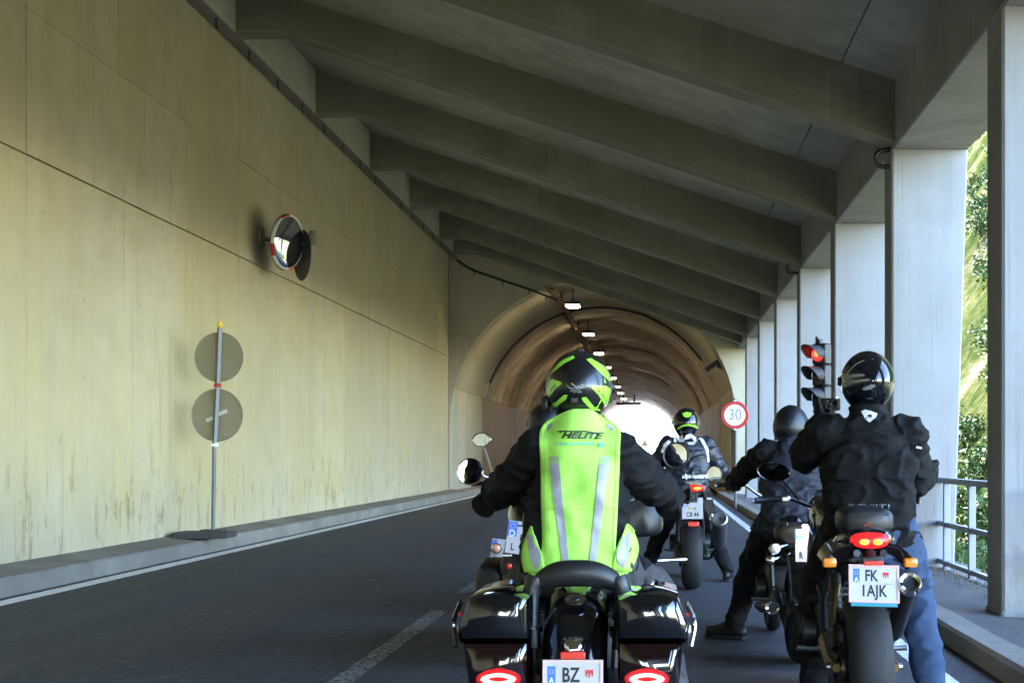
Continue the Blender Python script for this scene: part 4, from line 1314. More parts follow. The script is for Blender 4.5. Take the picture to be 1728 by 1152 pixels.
def wheel(root, y, rad, w, name, disc=True, spokes=5, tread=True, rim_m=None):
    M = Matrix.Translation((0, y, rad)) @ AX
    rr = rad - w * 0.48
    mb = MB()
    mb.lathe([(rr - 0.028, -w * 0.36), (rr, -w * 0.40), (rr + 0.006, -w * 0.36), (rr - 0.012, -w * 0.2), (rr - 0.012, w * 0.2), (rr + 0.006, w * 0.36), (rr, w * 0.40), (rr - 0.028, w * 0.36), (rr - 0.035, 0)], M, 48, close=True)
    mb.lathe([(0.001, -0.07), (0.045, -0.07), (0.05, -0.04), (0.035, 0), (0.05, 0.04), (0.045, 0.07), (0.001, 0.07)], M, 24)
    for k in range(spokes):
        a = 2 * math.pi * k / spokes
        for s in (-0.03, 0.03):
            mb.tube([M @ Vector((0.035 * math.cos(a), 0.035 * math.sin(a), s)), M @ Vector(((rr - 0.02) * math.cos(a + s * 3), (rr - 0.02) * math.sin(a + s * 3), s * 0.6))], [0.016, 0.012], 8)
    wh = mb.build(name, rim_m or M_ENGINE, root)
    tb = MB()
    prof = []
    for t in lin(-100, 100, 18):
        c, s = math.cos(R(t)), math.sin(R(t))
        prof.append((rad - w * 0.44 + w * 0.44 * math.copysign(abs(c) ** 0.9, c), w / 2 * math.copysign(abs(s) ** 0.85, s)))
    prof += [(rr - 0.004, w * 0.36), (rr - 0.004, -w * 0.36)]
    tb.lathe(prof, M, 64, close=True)
    ty = tb.build("tyre", M_RUBBER, wh, 50)
    if tread:
        gr = MB()
        for k in range(26):
            for sd in (-1, 1):
                a0 = 2 * math.pi * (k + (0.5 if sd > 0 else 0)) / 26
                strip = []
                for j in range(5):
                    t = sd * (14 + 13 * j); a = a0 + 0.055 * j
                    c, s = math.cos(R(t)), math.sin(R(t))
                    q = rad - w * 0.44 + (w * 0.44) * abs(c) ** 0.9 + 0.0006
                    xx = w / 2 * math.copysign(abs(s) ** 0.85, s)
                    strip.append([M @ Vector((q * math.cos(a + e), q * math.sin(a + e), xx * 1.003)) for e in (-0.009, 0.009)])
                gr.loft(strip, caps=False, closed=False)
        gr.build("tread_groove", M_JOINT, wh)['kind'] = 'stuff'
    if disc:
        for s in ((-1, 1) if name.startswith("front") else (1,)):
            d = MB().lathe([(0.07, s * (0.055 + 0.0)), (0.14, s * 0.055), (0.14, s * 0.061), (0.07, s * 0.061)], M, 40, close=True).build("brake_disc", M_ALU, wh)
    return wh

def plate(root, c, w, h, tilt=12, lines=(), band=None, emblem=None, frame=None, strip=None, yaw=0, roll=0, m=None):
    """number plate; c in the bike's own metres, tilted back by degrees"""
    p = Matrix.Translation(c) @ Matrix.Rotation(R(yaw), 4, 'Z') @ Matrix.Rotation(R(roll), 4, 'Y') @ Matrix.Rotation(R(-tilt), 4, 'X')
    mb = MB(); mb.box((0, 0, 0), (w, 0.003, h), bev=0.001)
    pl = mb.build("number_plate", m or M_PLATE, root); me = pl.data; me.transform(p)
    def add(mb, name, mm):
        o = mb.build(name, mm, pl); o.data.transform(p); return o
    def txt(s, size, x, z, xs=0.72, mm=None, sp=1.0):
        t = text_mesh(s, size, 0, 0.0006, sp, size * 0.022)
        t.transform(p @ Matrix.Translation((x, -0.0026, z)) @ STAND @ Matrix.Diagonal((xs, 1, 1, 1)))
        link("lettering", t, mm or M_BPRINT, pl)
    for l in lines: txt(*l)
    if band:
        bx, bz, bw, bh, letter = band
        add(MB().box((bx, -0.0019, bz), (bw, 0.001, bh)), "blue_band", M_PLATEBLUE)
        if letter: txt(letter, bw * 1.05, bx, bz - bh * 0.32, 0.9, M_WPRINT)
        st = MB()
        for k in range(12):
            a = 2 * math.pi * k / 12
            st.box((bx + bw * 0.27 * math.cos(a), -0.0027, bz + bh * 0.2 + bw * 0.27 * math.sin(a)), (bw * 0.08, 0.0004, bw * 0.08), (0, R(45), 0))
        o = add(st, "star_ring", M_YELLOW); o['kind'] = 'stuff'
    if emblem:
        ex, ez, s = emblem
        pts = [(-0.5, 0.5), (-0.34, 0.42), (-0.2, 0.5), (0, 0.42), (0.2, 0.5), (0.34, 0.42), (0.5, 0.5), (0.5, -0.02), (0.42, -0.42), (0.30, -0.42), (0.26, -0.02), (0.10, -0.02), (0.07, -0.55), (-0.07, -0.55), (-0.10, -0.02), (-0.26, -0.02), (-0.30, -0.42), (-0.42, -0.42), (-0.5, -0.02)]
        add(MB().prism([(x * s + ex, z * s + ez) for x, z in pts], 0.0008, Matrix.Translation((0, -0.0018, 0)) @ STAND), "emblem", M_PLATERED)
    if frame:
        t = 0.007
        fm = MB()
        fo = [(-w / 2 - t, -h / 2 - t), (w / 2 + t, -h / 2 - t), (w / 2 + t, h / 2 + t), (-w / 2 - t, h / 2 + t)]
        fi = [(-w / 2 + 0.003, -h / 2 + 0.003), (w / 2 - 0.003, -h / 2 + 0.003), (w / 2 - 0.003, h / 2 - 0.003), (-w / 2 + 0.003, h / 2 - 0.003)]
        rings = []
        for k in range(4):
            rings.append([(fo[k][0], 0.004, fo[k][1]), (fo[k][0], -0.005, fo[k][1]), (fi[k][0], -0.005, fi[k][1]), (fi[k][0], -0.001, fi[k][1])])
        fm.loft(rings + [rings[0]], caps=False); add(fm, "plate_frame", frame)
    if strip:
        add(MB().box((0, -0.001, -h / 2 - strip[0] / 2 - 0.002), (w * 0.98, 0.006, strip[0]), bev=0.001), "holder_strip", strip[1])
    return pl

def mirror(root, c, r, stem, shape=(1, 1), yaw=0, m=None, tilt=0):
    M = Matrix.Translation(c) @ Matrix.Rotation(R(yaw), 4, 'Z') @ Matrix.Rotation(R(tilt), 4, 'Y') @ Matrix.Diagonal((shape[0], 1, shape[1], 1)) @ Matrix.Rotation(R(90), 4, 'X')
    mb = MB(); mb.lathe([(r * 0.90, 0.004), (r, 0.008), (r * 1.02, -0.004), (r * 0.95, -0.025), (r * 0.5, -0.045), (0.001, -0.05), (0.001, 0.0)], M, 32)
    o = mb.build("mirror", m or M_CHROME, root)
    MB().lathe([(0.001, 0.006), (r * 0.5, 0.0055), (r * 0.89, 0.0045), (r * 0.89, 0.003), (0.001, 0.003)], M, 32).build("mirror_glass", M_GLASS, o)
    MB().tube(bez([Vector(c) + Vector((0, 0.03, 0)), Vector(c).lerp(Vector(stem), 0.5) + Vector((0, 0.02, 0.01)), stem], 10), 0.006, 8).build("mirror_stem", m or M_CHROME, o)
    return o

def bars(root, y, z, half, rise=0.06, sweep=0.10, m=None, gm=None):
    pts = bez([(-half, y - sweep, z), (-half * 0.62, y - sweep * 0.55, z + 0.012), (-half * 0.30, y, z - rise * 0.6), (0, y + 0.02, z - rise), (half * 0.30, y, z - rise * 0.6), (half * 0.62, y - sweep * 0.55, z + 0.012), (half, y - sweep, z)], 30)
    hb = MB().tube(pts, 0.0115, 10).build("handlebar", m or M_ENGINE, root)
    for s in (-1, 1):
        a = Vector((s * half, y - sweep, z)); b = Vector((s * half * 0.72, y - sweep * 0.66, z + 0.008))
        d = (a - b).normalized()
        MB().tube([b, b + d * 0.004, a + d * 0.012, a + d * 0.016], [0.018, 0.0165, 0.0165, 0.019], 14).build("grip", gm or M_BLACK, hb)
        lv = MB(); lv.tube(bez([b + Vector((s * -0.03, 0.035, 0.0)), b + Vector((s * 0.02, 0.075, -0.004)), a + Vector((s * 0.03, 0.06, -0.008))], 10), [0.007] * 10 + [0.009], 8)
        lv.box(b + Vector((s * -0.03, 0.01, 0)), (0.05, 0.06, 0.035), bev=0.008); lv.build("lever", M_ALU, hb)
    return hb

def signal(root, c, stem, m=M_AMBER, size=(0.075, 0.035, 0.042)):
    o = MB().box(c, size, bev=0.010, seg=2).build("turn_signal", m, root)
    MB().tube([Vector(c) + Vector((0, 0.018, 0)), stem], 0.008, 8).box(Vector(c) + Vector((0, 0.02, 0)), (size[0] * 1.04, 0.02, size[2] * 1.08), bev=0.008).build("signal_stem", M_BLACK, o)
    return o

def silencer(root, a, b, r0, r1, m, ring_m, hole=0.6, pipe=None):
    a, b = Vector(a), Vector(b); u, v, d = basis(a - b)
    M = Matrix.Translation(b) @ Matrix((u, v, d)).transposed().to_4x4()
    L_ = (a - b).length
    mb = MB(); mb.lathe([(r0 * 0.45, 0.0), (r0 * 0.8, 0.03), (r0, 0.08), (r1, L_ - 0.03), (r1, L_ - 0.012)], M, 28)
    s = mb.build("silencer", m, root)
    MB().lathe([(r1 * 1.02, L_ - 0.03), (r1 * 1.05, L_ - 0.02), (r1 * 1.03, L_ + 0.004), (r1 * 0.9, L_ + 0.012), (r1 * hole, L_ + 0.006), (r1 * hole, L_ - 0.06), (r1 * (hole + 0.04), L_ - 0.06)], M, 32, close=True).build("end_cap", ring_m, s)
    MB().lathe([(r1 * hole, L_ - 0.05), (0.001, L_ - 0.055), (0.001, L_ - 0.06), (r1 * hole, L_ - 0.058)], M, 24).build("pipe_mouth", M_JOINT, s)
    if pipe: MB().tube(bez([b + d * 0.02] + [Vector(p) for p in pipe], 16), [0.026] * 40 if False else 0.026, 12).build("exhaust_pipe", M_CHROME if m == M_CHROME else M_ENGINE, s)
    return s

def running_gear(root, base=1.45, rr=0.32, rw=0.19, fr=0.30, fw=0.12, engine=True, swing=M_ENGINE, chain_side=-1, front=True, seat_z=0.80, tread=True):
    wheel(root, 0, rr, rw, "rear_wheel", tread=tread)
    if front: wheel(root, base, fr, fw, "front_wheel", tread=False)
    for s in (-1, 1):
        MB().tube([(s * (rw / 2 + 0.035), -0.05, rr), (s * (rw / 2 + 0.04), 0.12, rr + 0.005), (s * (rw / 2 + 0.02), 0.50, rr + 0.06)], [0.022, 0.034, 0.040], 6).build("swingarm", swing, root)
        MB().cyl((s * (rw / 2 + 0.02), 0, rr), (s * (rw / 2 + 0.075), 0, rr), 0.022, 0.018, 12).build("axle_nut", M_ALU, root)
    # sprocket and chain with links
    cx = chain_side * (rw / 2 + 0.012)
    MB().lathe([(0.05, cx - 0.004), (0.10, cx - 0.004), (0.10, cx + 0.004), (0.05, cx + 0.004)], Matrix.Translation((0, 0, rr)) @ AX, 30, close=True).build("sprocket", M_CHAIN, root)
    lk = MB()
    path = [Vector((cx, 0.0 + 0.103 * math.cos(R(a)), rr + 0.103 * math.sin(R(a)))) for a in lin(82, 278, 22)]
    path = [Vector((cx, 0.62, rr + 0.115))] + [Vector((cx, 0.60 - 0.55 * t, rr + 0.113 - 0.011 * t)) for t in lin(0.05, 0.95, 22)] + path + [Vector((cx, 0.05 + 0.55 * t, rr - 0.10 + 0.13 * t)) for t in lin(0.05, 1, 22)]
    for i, (p, q) in enumerate(zip(path, path[1:])):
        d = (q - p).normalized(); rot = Matrix.Rotation(math.atan2(d.z, d.y), 3, 'X')
        lk.box((p + q) / 2, (0.014 if i % 2 else 0.020, (q - p).length * 0.95, 0.017), rot)
    lk.build("chain", M_CHAIN, root)['kind'] = 'stuff'
    if engine:
        e = MB(); e.box((0, 0.80, 0.42), (0.30, 0.42, 0.30), bev=0.05, seg=2); e.box((0, 0.95, 0.62), (0.24, 0.20, 0.20), (R(-20), 0, 0), bev=0.02)
        en = e.build("engine", M_ENGINE, root)
        for k in range(6): MB().box((0, 0.91 + 0.014 * k, 0.54 + 0.03 * k), (0.27, 0.24, 0.009), (R(-20), 0, 0)).build("cooling_fin", M_ALU, en)
        for s in (-1, 1):
            MB().cyl((s * 0.14, 0.74, 0.40), (s * 0.21, 0.74, 0.40), 0.095, 0.085, 24).build("engine_cover", M_ENGINE, en)
    for s in (-1, 1):
        MB().tube([(s * 0.12, 0.50, 0.38), (s * 0.13, 0.50, 0.58), (s * 0.10, 0.36, seat_z - 0.08), (s * 0.06, -0.18, seat_z + 0.0)], 0.017, 8).build("subframe_tube", M_ENGINE, root)
        MB().tube([(s * 0.12, 0.50, 0.55), (s * 0.14, 0.9, 0.74), (s * 0.05, 1.16, 0.88)], 0.02, 8).build("frame_tube", M_ENGINE, root)
        MB().tube([(s * 0.13, 0.42, 0.36), (s * 0.19, 0.42, 0.35), (s * 0.27, 0.42, 0.355)], [0.012, 0.012, 0.014], 8).build("footpeg", M_ALU, root)
        if front: MB().tube([(s * (fw / 2 + 0.04), base, fr), (s * (fw / 2 + 0.045), base - 0.10, fr + 0.28), (s * (fw / 2 + 0.045), base - 0.27, 0.98)], [0.026, 0.027, 0.021], 12).build("fork_leg", M_ALU, root)
    if front:
        g = MB(); rg_ = []
        for a in lin(30, 150, 14):
            rg_.append([(x, base + (fr + 0.02 + dz) * math.cos(R(a)), fr + (fr + 0.02 + dz) * math.sin(R(a))) for x, dz in ((-fw * 0.6, -0.03), (-fw * 0.5, 0.012), (0, 0.026), (fw * 0.5, 0.012), (fw * 0.6, -0.03), (fw * 0.5, 0.006), (0, 0.02), (-fw * 0.5, 0.006))])
        g.loft(rg_); g.build("front_mudguard", M_GLOSS, root)

def tank_seat(root, m=M_GLOSS, z=0.80, tz=0.93, tw=0.16, seat_back=-0.12, seat_w=0.13):
    MB().sup([(0.46, 0, tz - 0.07, 0.07, 0.05, 2.4), (0.52, 0, tz - 0.04, tw * 0.75, 0.10, 2.6), (0.70, 0, tz - 0.02, tw, 0.135, 2.8), (0.90, 0, tz, tw, 0.14, 2.6), (1.02, 0, tz, tw * 0.75, 0.10, 2.4), (1.07, 0, tz - 0.01, 0.06, 0.05, 2.2)], 28).build("fuel_tank", m, root, 60)
    MB().sup([(seat_back, 0, z + 0.06, seat_w * 0.75, 0.02, 3), (seat_back + 0.03, 0, z + 0.055, seat_w * 0.9, 0.045, 3), (0.14, 0, z + 0.02, seat_w, 0.05, 3), (0.22, 0, z - 0.005, seat_w * 1.05, 0.045, 3), (0.42, 0, z - 0.005, seat_w * 0.95, 0.045, 3), (0.50, 0, z + 0.01, seat_w * 0.7, 0.04, 3), (0.53, 0, z + 0.02, 0.05, 0.02, 2.5)], 28).build("seat", M_LEATHER, root, 60)

def headlight(root, y=1.22, z=0.93):
    h = MB().lathe([(0.001, -0.10), (0.05, -0.09), (0.085, -0.03), (0.09, 0.03), (0.085, 0.04), (0.001, 0.045)], Matrix.Translation((0, y, z)) @ Matrix.Rotation(R(-90), 4, 'X'), 28).build("headlight", M_BLACK, root)
    MB().cyl((-0.10, y - 0.12, z + 0.14), (0.10, y - 0.12, z + 0.14), 0.045, seg=16).build("instrument_cluster", M_BLACK, root)
# ================================================================== MOTORCYCLE: black sport naked on the right
def loc(root, v): return Vector(v) - Vector(root.location)
bB = empty("motorcycle", (0.97, 6.58, 0))
tag(bB, "black naked motorcycle with FK 1AJK plate and lit tail lamp by the right kerb", "motorcycle", "motorcycles waiting at the red light")
running_gear(bB, rr=0.325, rw=0.20, swing=M_BRONZE, seat_z=0.86)
tank_seat(bB, z=0.86, tz=0.98, tw=0.17)
headlight(bB)
bars(bB, 1.07, 1.06, 0.42)
plate(bB, (0.0, -0.285, 0.732), 0.21, 0.155, 14, [("FK", 0.070, -0.012, 0.034, 0.72, None, 1.0), ("1AJK", 0.072, -0.002, -0.034, 0.74, None, 1.06)],
      (-0.078, 0.036, 0.028, 0.060, "A"), (0.052, 0.040, 0.027), M_PLATEFRAME, (0.022, M_TEAL), roll=1.5)
MB().box((0.062, -0.290, 0.732), (0.036, 0.0005, 0.0025)).build("fine_print", M_HGREY, bB)
MB().box((0, -0.268, 0.822), (0.085, 0.012, 0.020), bev=0.003).build("reflector", M_REDREFL, bB)
MB().box((0, -0.240, 0.80), (0.10, 0.02, 0.10), bev=0.006).tube([(0, -0.25, 0.80), (0, -0.14, 0.86)], 0.03, 10).box((0, -0.258, 0.70), (0.16, 0.012, 0.10)).build("plate_bracket", M_BLACK, bB)
# tail: tapering seat cowl, arched skirt, lamp with two hot cores
MB().sup([(-0.17, 0, 0.918, 0.075, 0.030, 2.4), (-0.13, 0, 0.925, 0.115, 0.045, 2.6), (0.0, 0, 0.90, 0.14, 0.06, 2.8), (0.2, 0, 0.86, 0.14, 0.06, 3), (0.4, 0, 0.82, 0.13, 0.05, 3)], 28).build("tail_cowl", M_GLOSS, bB, 60)
rings = []
for a in lin(10, 170, 20):
    c, s = math.cos(R(a)), math.sin(R(a))
    x0, z0 = 0.205 * c, 0.785 + 0.135 * s
    x1, z1 = 0.165 * c, 0.765 + 0.105 * s
    rings.append([(x0, -0.19, z0), (x0, 0.16, z0 + 0.02), (x1, 0.16, z1 + 0.02), (x1, -0.17, z1)])
MB().loft(rings).build("rear_skirt", M_GLOSS, bB, 30)
tl_ = MB().sup([(-0.205, 0, 0.915, 0.06, 0.022, 2.3), (-0.195, 0, 0.916, 0.080, 0.034, 2.4), (-0.15, 0, 0.918, 0.090, 0.036, 2.6)], 28).build("tail_light", M_TAIL, bB, 60)
for s in (-1, 1): MB().ell((s * 0.030, -0.200, 0.912), (0.026, 0.010, 0.016)).build("lamp_core", M_TAILHOT, tl_)
for s, x in ((-1, -0.186), (1, 0.176)): signal(bB, (x, -0.20, 0.820), (x * 0.6, -0.10, 0.86), size=(0.060, 0.05, 0.042))
silencer(bB, (0.158, -0.29, 0.735), (0.185, 0.34, 0.42), 0.045, 0.050, M_ENGINE, M_CHROME, 0.66, [(0.16, 0.55, 0.30), (0.10, 0.9, 0.22)])
mirror(bB, (-0.335, 1.02, 1.212), (-0.20, 1.03, 1.06), None or (-0.20, 1.03, 1.06), (1, 1)) if False else mirror(bB, (-0.335, 1.02, 1.212), 0.06, (-0.20, 1.03, 1.06), (1.55, 0.82), 13, M_GLOSS, 6)
mirror(bB, (0.30, 1.02, 1.20), 0.06, (0.20, 1.03, 1.06), (1.4, 0.82), 14, M_GLOSS, -6)
# small seat bag with a red mark
bg_ = MB().sup([(-0.12, 0, 0.995, 0.085, 0.045, 3), (-0.10, 0, 1.0, 0.118, 0.062, 3.4), (0.12, 0, 1.0, 0.122, 0.066, 3.4), (0.16, 0, 0.99, 0.09, 0.05, 3)], 32).build("seat_bag", M_LEATHER, bB, 60)
MB().tube([(x, -0.118 + 0.016 * abs(x) ** 2 * 30, 1.03) for x in lin(-0.09, 0.09, 12)], 0.004, 6).build("zip", M_DKSTEEL, bg_)
rm_ = MB()
for pts in ([(-0.02, 0.0), (-0.012, -0.008), (-0.002, 0.006), (0.006, -0.008), (0.014, 0.004), (0.02, -0.004)], [(-0.004, 0.006), (0.0, 0.014), (0.006, 0.008)]):
    rm_.tube([(x, -0.1215, 0.985 + z) for x, z in pts], 0.0028, 6)
rm_.build("red_mark", mat("red_embroidery", (0.40, 0.08, 0.05), 0.7), bg_)
sh_ = MB().tube([(-0.12, 0.05, 0.40), (-0.10, 0.30, 0.72)], 0.03, 12).build("shock_absorber", M_ENGINE, bB)
for k in range(9): MB().lathe([(0.032, -0.006), (0.038, 0), (0.032, 0.006)], Matrix.Translation(Vector((-0.12, 0.05, 0.40)).lerp(Vector((-0.10, 0.30, 0.72)), 0.15 + k * 0.08)), 16, close=True).build("spring_coil", M_BRONZE, sh_)
MB().box((-0.135, -0.02, 0.62), (0.018, 0.02, 0.20), (R(10), R(6), 0), bev=0.005).build("tail_strut", M_BRONZE, bB)

# rider: black jacket, jeans, holding a small camera up
J = dict(pelvis=W(1466, 885, 7.02), chest=W(1466, 785, 7.06), neck=W(1464, 703, 7.08), head=W(1463, 648, 7.12),
         shL=W(1400, 733, 7.06), shR=W(1530, 733, 7.06), elL=W(1360, 770, 7.22), elR=W(1543, 806, 7.14),
         wrL=W(1388, 712, 7.34), wrR=W(1560, 798, 7.34),
         hipL=W(1432, 905, 7.05), hipR=W(1502, 905, 7.05), knL=W(1378, 985, 7.40), knR=W(1545, 985, 7.42),
         anL=W(1374, 1122, 7.42), anR=W(1571, 1126, 7.30), toeL=W(1366, 1165, 7.62), toeR=W(1590, 1160, 7.46), look=(-0.10, 1, 0.02))
for k in ('toeL', 'toeR'): J[k] = Vector((J[k].x, J[k].y, 0.05))
for k, z in (('anL', 0.115), ('anR', 0.115)): J[k] = Vector((J[k].x, J[k].y, z))
fB = figure(J, 1.13, hem=0.895, jacket=M_JACKET, trousers=M_JEANS, sleeve=1.12, leg=1.10, folds=0.014, seed=3, depth=1.05,
            label="person in black jacket and blue jeans on the FK plate motorcycle, holding up a camera", group="riders waiting at the red light")
rB = fB['root']
tr_ = fB['trousers']; tr_.data.materials.append(M_DKPANTS)      # left leg of the same jeans, its shade painted in as black
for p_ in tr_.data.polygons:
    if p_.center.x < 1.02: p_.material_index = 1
# camera held at the visor
hc = W(1402, 682, 7.46)
ca = empty("hand_camera", hc)
tag(ca, "small dark camera held up in the left hand of the rider in jeans", "camera")
MB().box((0, 0, 0), (0.10, 0.035, 0.065), bev=0.010, seg=2).build("body", M_BLACK, ca)
MB().lathe([(0.001, 0.05), (0.02, 0.05), (0.026, 0.045), (0.028, 0.0), (0.001, 0.0)], Matrix.Translation((0.01, 0.015, 0)) @ Matrix.Rotation(R(-90), 4, 'X'), 20).build("lens", M_DKSTEEL, ca)
MB().box((0.0, -0.019, 0.0), (0.06, 0.002, 0.042)).build("screen", M_GLOSS, ca)
MB().cyl((0.03, 0, 0.032), (0.03, 0, 0.038), 0.008).build("shutter_button", M_CHROME, ca)
glove(rB, hc + Vector((-0.03, -0.005, -0.012)), (0.15, 0, 1), (-0.5, -0.85, 0), (-1, 0.3, 0), wrist=J['wrL'], rb=0.018)
gR = W(1570, 790, 7.42)
glove(rB, gR, (1, -0.15, 0.1), (-0.25, -0.9, -0.25), (0, -0.2, 1), wrist=J['wrR'], rb=0.014)
hB, _ = helmet(rB, W(1464, 645, 7.1), 0.265, 0.33, 0.315, (-0.12, 1, 0.02), M_HELMG)
bv = bvh_of(hB)
def helm_line(ptsx, Yd, r, m, nm, par, bv_):
    pts = []
    for x, y in ptsx:
        p = W(x, y, Yd); h = bv_.ray_cast(p - Vector((0, 3, 0)), Vector((0, 1, 0)))
        if h[0] is not None: pts.append(h[0] + Vector((0, -0.001, 0)))
    return MB().tube(bez(pts, 20), r, 6).build(nm, m, par)
decal([(1424, 641), (1428, 634), (1437, 633), (1451, 634), (1451, 637), (1431, 639)], 7.1, bv, M_HGREY, hB, "helmet_graphic")
decal([(1422, 646), (1458, 642), (1458, 644.5), (1421, 649)], 7.1, bv, M_HGREY, hB, "helmet_graphic")
helm_line([(1424, 640), (1431, 625), (1446, 613), (1468, 608)], 7.1, 0.0022, M_HGREY, "helmet_graphic", hB, bv)
decal([(1448, 657), (1462, 651), (1470, 653), (1462, 659), (1450, 661)], 7.1, bv, M_HGREY, hB, "helmet_graphic")
bj = bvh_of(fB['jacket'])
# shield shaped white emblem with a dark hole, and the word on the hem
em = decal([(1457, 693), (1463, 690), (1472, 692), (1484, 697), (1480, 704), (1470, 712), (1462, 705)], 6.9, bj, M_WPRINT, fB['jacket'], "emblem", 0.004)
decal([(1468, 698), (1475, 699.5), (1472, 704), (1466, 702)], 6.9, bj, M_BPRINT, fB['jacket'], "emblem_hole", 0.006)
decal([(1460, 705.5), (1467, 703.2), (1467, 704.2), (1461, 707)], 6.9, bj, M_BPRINT, fB['jacket'], "emblem_slit", 0.006)
decal_text("REV'IT!", 0.030, 1463, 854, 6.9, bj, M_HGREY, fB['jacket'], 0.010, 0.15, 2.2, 1.05)
decal([(1552, 752), (1562, 754), (1562, 757), (1552, 755.5)], 6.9, bj, M_WPRINT, fB['jacket'], "sleeve_flash", 0.006, 0.008)
rebase(rB, fB['base'])

# ================================================================== MOTORCYCLE: blue-black naked ahead, centre
bC = empty("motorcycle", (0.36, 13.88, 0))
tag(bC, "dark motorcycle with CB 44 plate and pale round silencer, furthest ahead in the lane", "motorcycle", "motorcycles waiting at the red light")
running_gear(bC, rr=0.325, rw=0.205, seat_z=0.86, tread=False)
tank_seat(bC, z=0.86, tz=0.98)
headlight(bC)
bars(bC, 1.07, 1.10, 0.42)
plate(bC, (0.0, -0.29, 0.795), 0.20, 0.205, 10, [("CB 44", 0.064, 0.0, -0.062, 0.70, None, 1.05), ("HH", 0.05, 0.03, 0.062, 0.7, M_HGREY, 1.1)], (-0.072, 0.055, 0.035, 0.08, "D"))
for x, m_ in ((-0.022, M_YELLOW), (0.022, M_HGREY)): MB().cyl((x, -0.297, 0.795), (x, -0.2985, 0.795), 0.012, seg=16).build("inspection_sticker", m_, bC)
MB().box((0, -0.272, 0.88), (0.10, 0.02, 0.14), bev=0.006).tube([(0, -0.27, 0.88), (0, -0.12, 0.95)], 0.03, 10).build("plate_bracket", M_BLACK, bC)
MB().box((0.01, -0.285, 0.645), (0.105, 0.012, 0.045), bev=0.006).build("reflector", M_REDREFL, bC)
tlc = MB().sup([(-0.19, 0, 0.985, 0.09, 0.02, 2.4), (-0.18, 0, 0.985, 0.118, 0.032, 2.6), (-0.12, 0, 0.985, 0.12, 0.034, 2.6)], 24).build("tail_light", M_TAIL, bC, 60)
for s in (-1, 1): MB().ell((s * 0.05, -0.188, 0.983), (0.038, 0.008, 0.015)).build("lamp_core", M_TAILHOT, tlc)
MB().sup([(-0.16, 0, 1.0, 0.10, 0.05, 2.5), (0.0, 0, 0.97, 0.14, 0.06, 3), (0.3, 0, 0.88, 0.14, 0.06, 3)], 24).build("tail_cowl", M_GLOSS, bC, 60)
for s in (-1, 1):
    MB().prism([(s * 0.11, 0.95), (s * 0.15, 0.93), (s * 0.215, 0.76), (s * 0.17, 0.72), (s * 0.12, 0.78)], 0.10, Matrix.Translation((0, -0.08, 0)) @ STAND).build("side_deflector", M_ENGINE, bC, 30)
    signal(bC, (s * 0.16, -0.22, 0.885), (s * 0.06, -0.14, 0.90), M_WHITE, (0.05, 0.03, 0.022))
silencer(bC, (0.263, -0.28, 0.694), (0.285, 0.22, 0.40), 0.065, 0.073, mat("carbon_sleeve", (0.05, 0.05, 0.055), 0.35), M_ALU, 0.30, [(0.20, 0.5, 0.28), (0.10, 0.9, 0.24)])
MB().box((0.19, -0.05, 0.66), (0.035, 0.05, 0.16), (R(15), 0, 0), bev=0.01).build("silencer_bracket", M_CHROME, bC)
def rider(X, Y, seat, half, hy, hz, lean=0.06, wid=1.0, footx=0.34, foot_y=0.25, knx=0.26, look=(0, 1, 0)):
    V = Vector
    return dict(pelvis=V((X, Y, seat + 0.10)), chest=V((X, Y + lean, seat + 0.42)), neck=V((X, Y + lean * 1.6, seat + 0.635)), head=V((X, Y + lean * 1.6 + 0.05, seat + 0.79)),
                shL=V((X - 0.19 * wid, Y + lean * 1.5, seat + 0.55)), shR=V((X + 0.19 * wid, Y + lean * 1.5, seat + 0.55)),
                elL=V((X - 0.30, Y + 0.20, seat + 0.36)), elR=V((X + 0.30, Y + 0.20, seat + 0.36)),
                wrL=V((X - half + 0.03, hy - 0.10, hz + 0.035)), wrR=V((X + half - 0.03, hy - 0.10, hz + 0.035)),
                hipL=V((X - 0.10, Y + 0.02, seat + 0.07)), hipR=V((X + 0.10, Y + 0.02, seat + 0.07)),
                knL=V((X - knx, Y + 0.40, seat * 0.62)), knR=V((X + knx, Y + 0.40, seat * 0.62)),
                anL=V((X - footx, Y + foot_y, 0.115)), anR=V((X + footx, Y + foot_y, 0.115)),
                toeL=V((X - footx - 0.05, Y + foot_y + 0.2, 0.05)), toeR=V((X + footx + 0.05, Y + foot_y + 0.2, 0.05)), look=look)
def hands(root, J, X, half, hy, hz, m=M_GLOVE):
    for s, k in ((-1, 'wrL'), (1, 'wrR')):
        glove(root, (X + s * (half - 0.055), hy + 0.008, hz + 0.001), (s, -0.22, 0) if s > 0 else (-1, -0.22, 0), (0, -1, 0), (0, 0, 1), m, wrist=J[k])
J = rider(0.33, 14.38, 0.855, 0.42, 14.85, 1.10, lean=0.08, footx=0.42, foot_y=0.35)
J['neck'] = W(1160, 745, 14.5); J['head'] = W(1158, 716, 14.55)
fC = figure(J, 1.1, hem=0.97, jacket=M_NAVY, trousers=M_DKPANTS, folds=0.014, seed=8, sleeve=1.1, voxel=0.014,
            label="person in navy leather jacket with white stripes and green-banded helmet, riding furthest ahead", group="riders waiting at the red light")
rC = fC['root']
hands(rC, J, 0.36, 0.42, 14.85, 1.10)
hC, _ = helmet(rC, W(1158, 714, 14.52), 0.275, 0.34, 0.32, (0.05, 1, 0), M_HELMG)
bv = bvh_of(hC)
decal([(1151, 697), (1158, 695), (1167, 697), (1165, 703), (1158, 705), (1153, 703)], 14.5, bv, M_LIME, hC, "helmet_graphic", 0.003, 0.02)
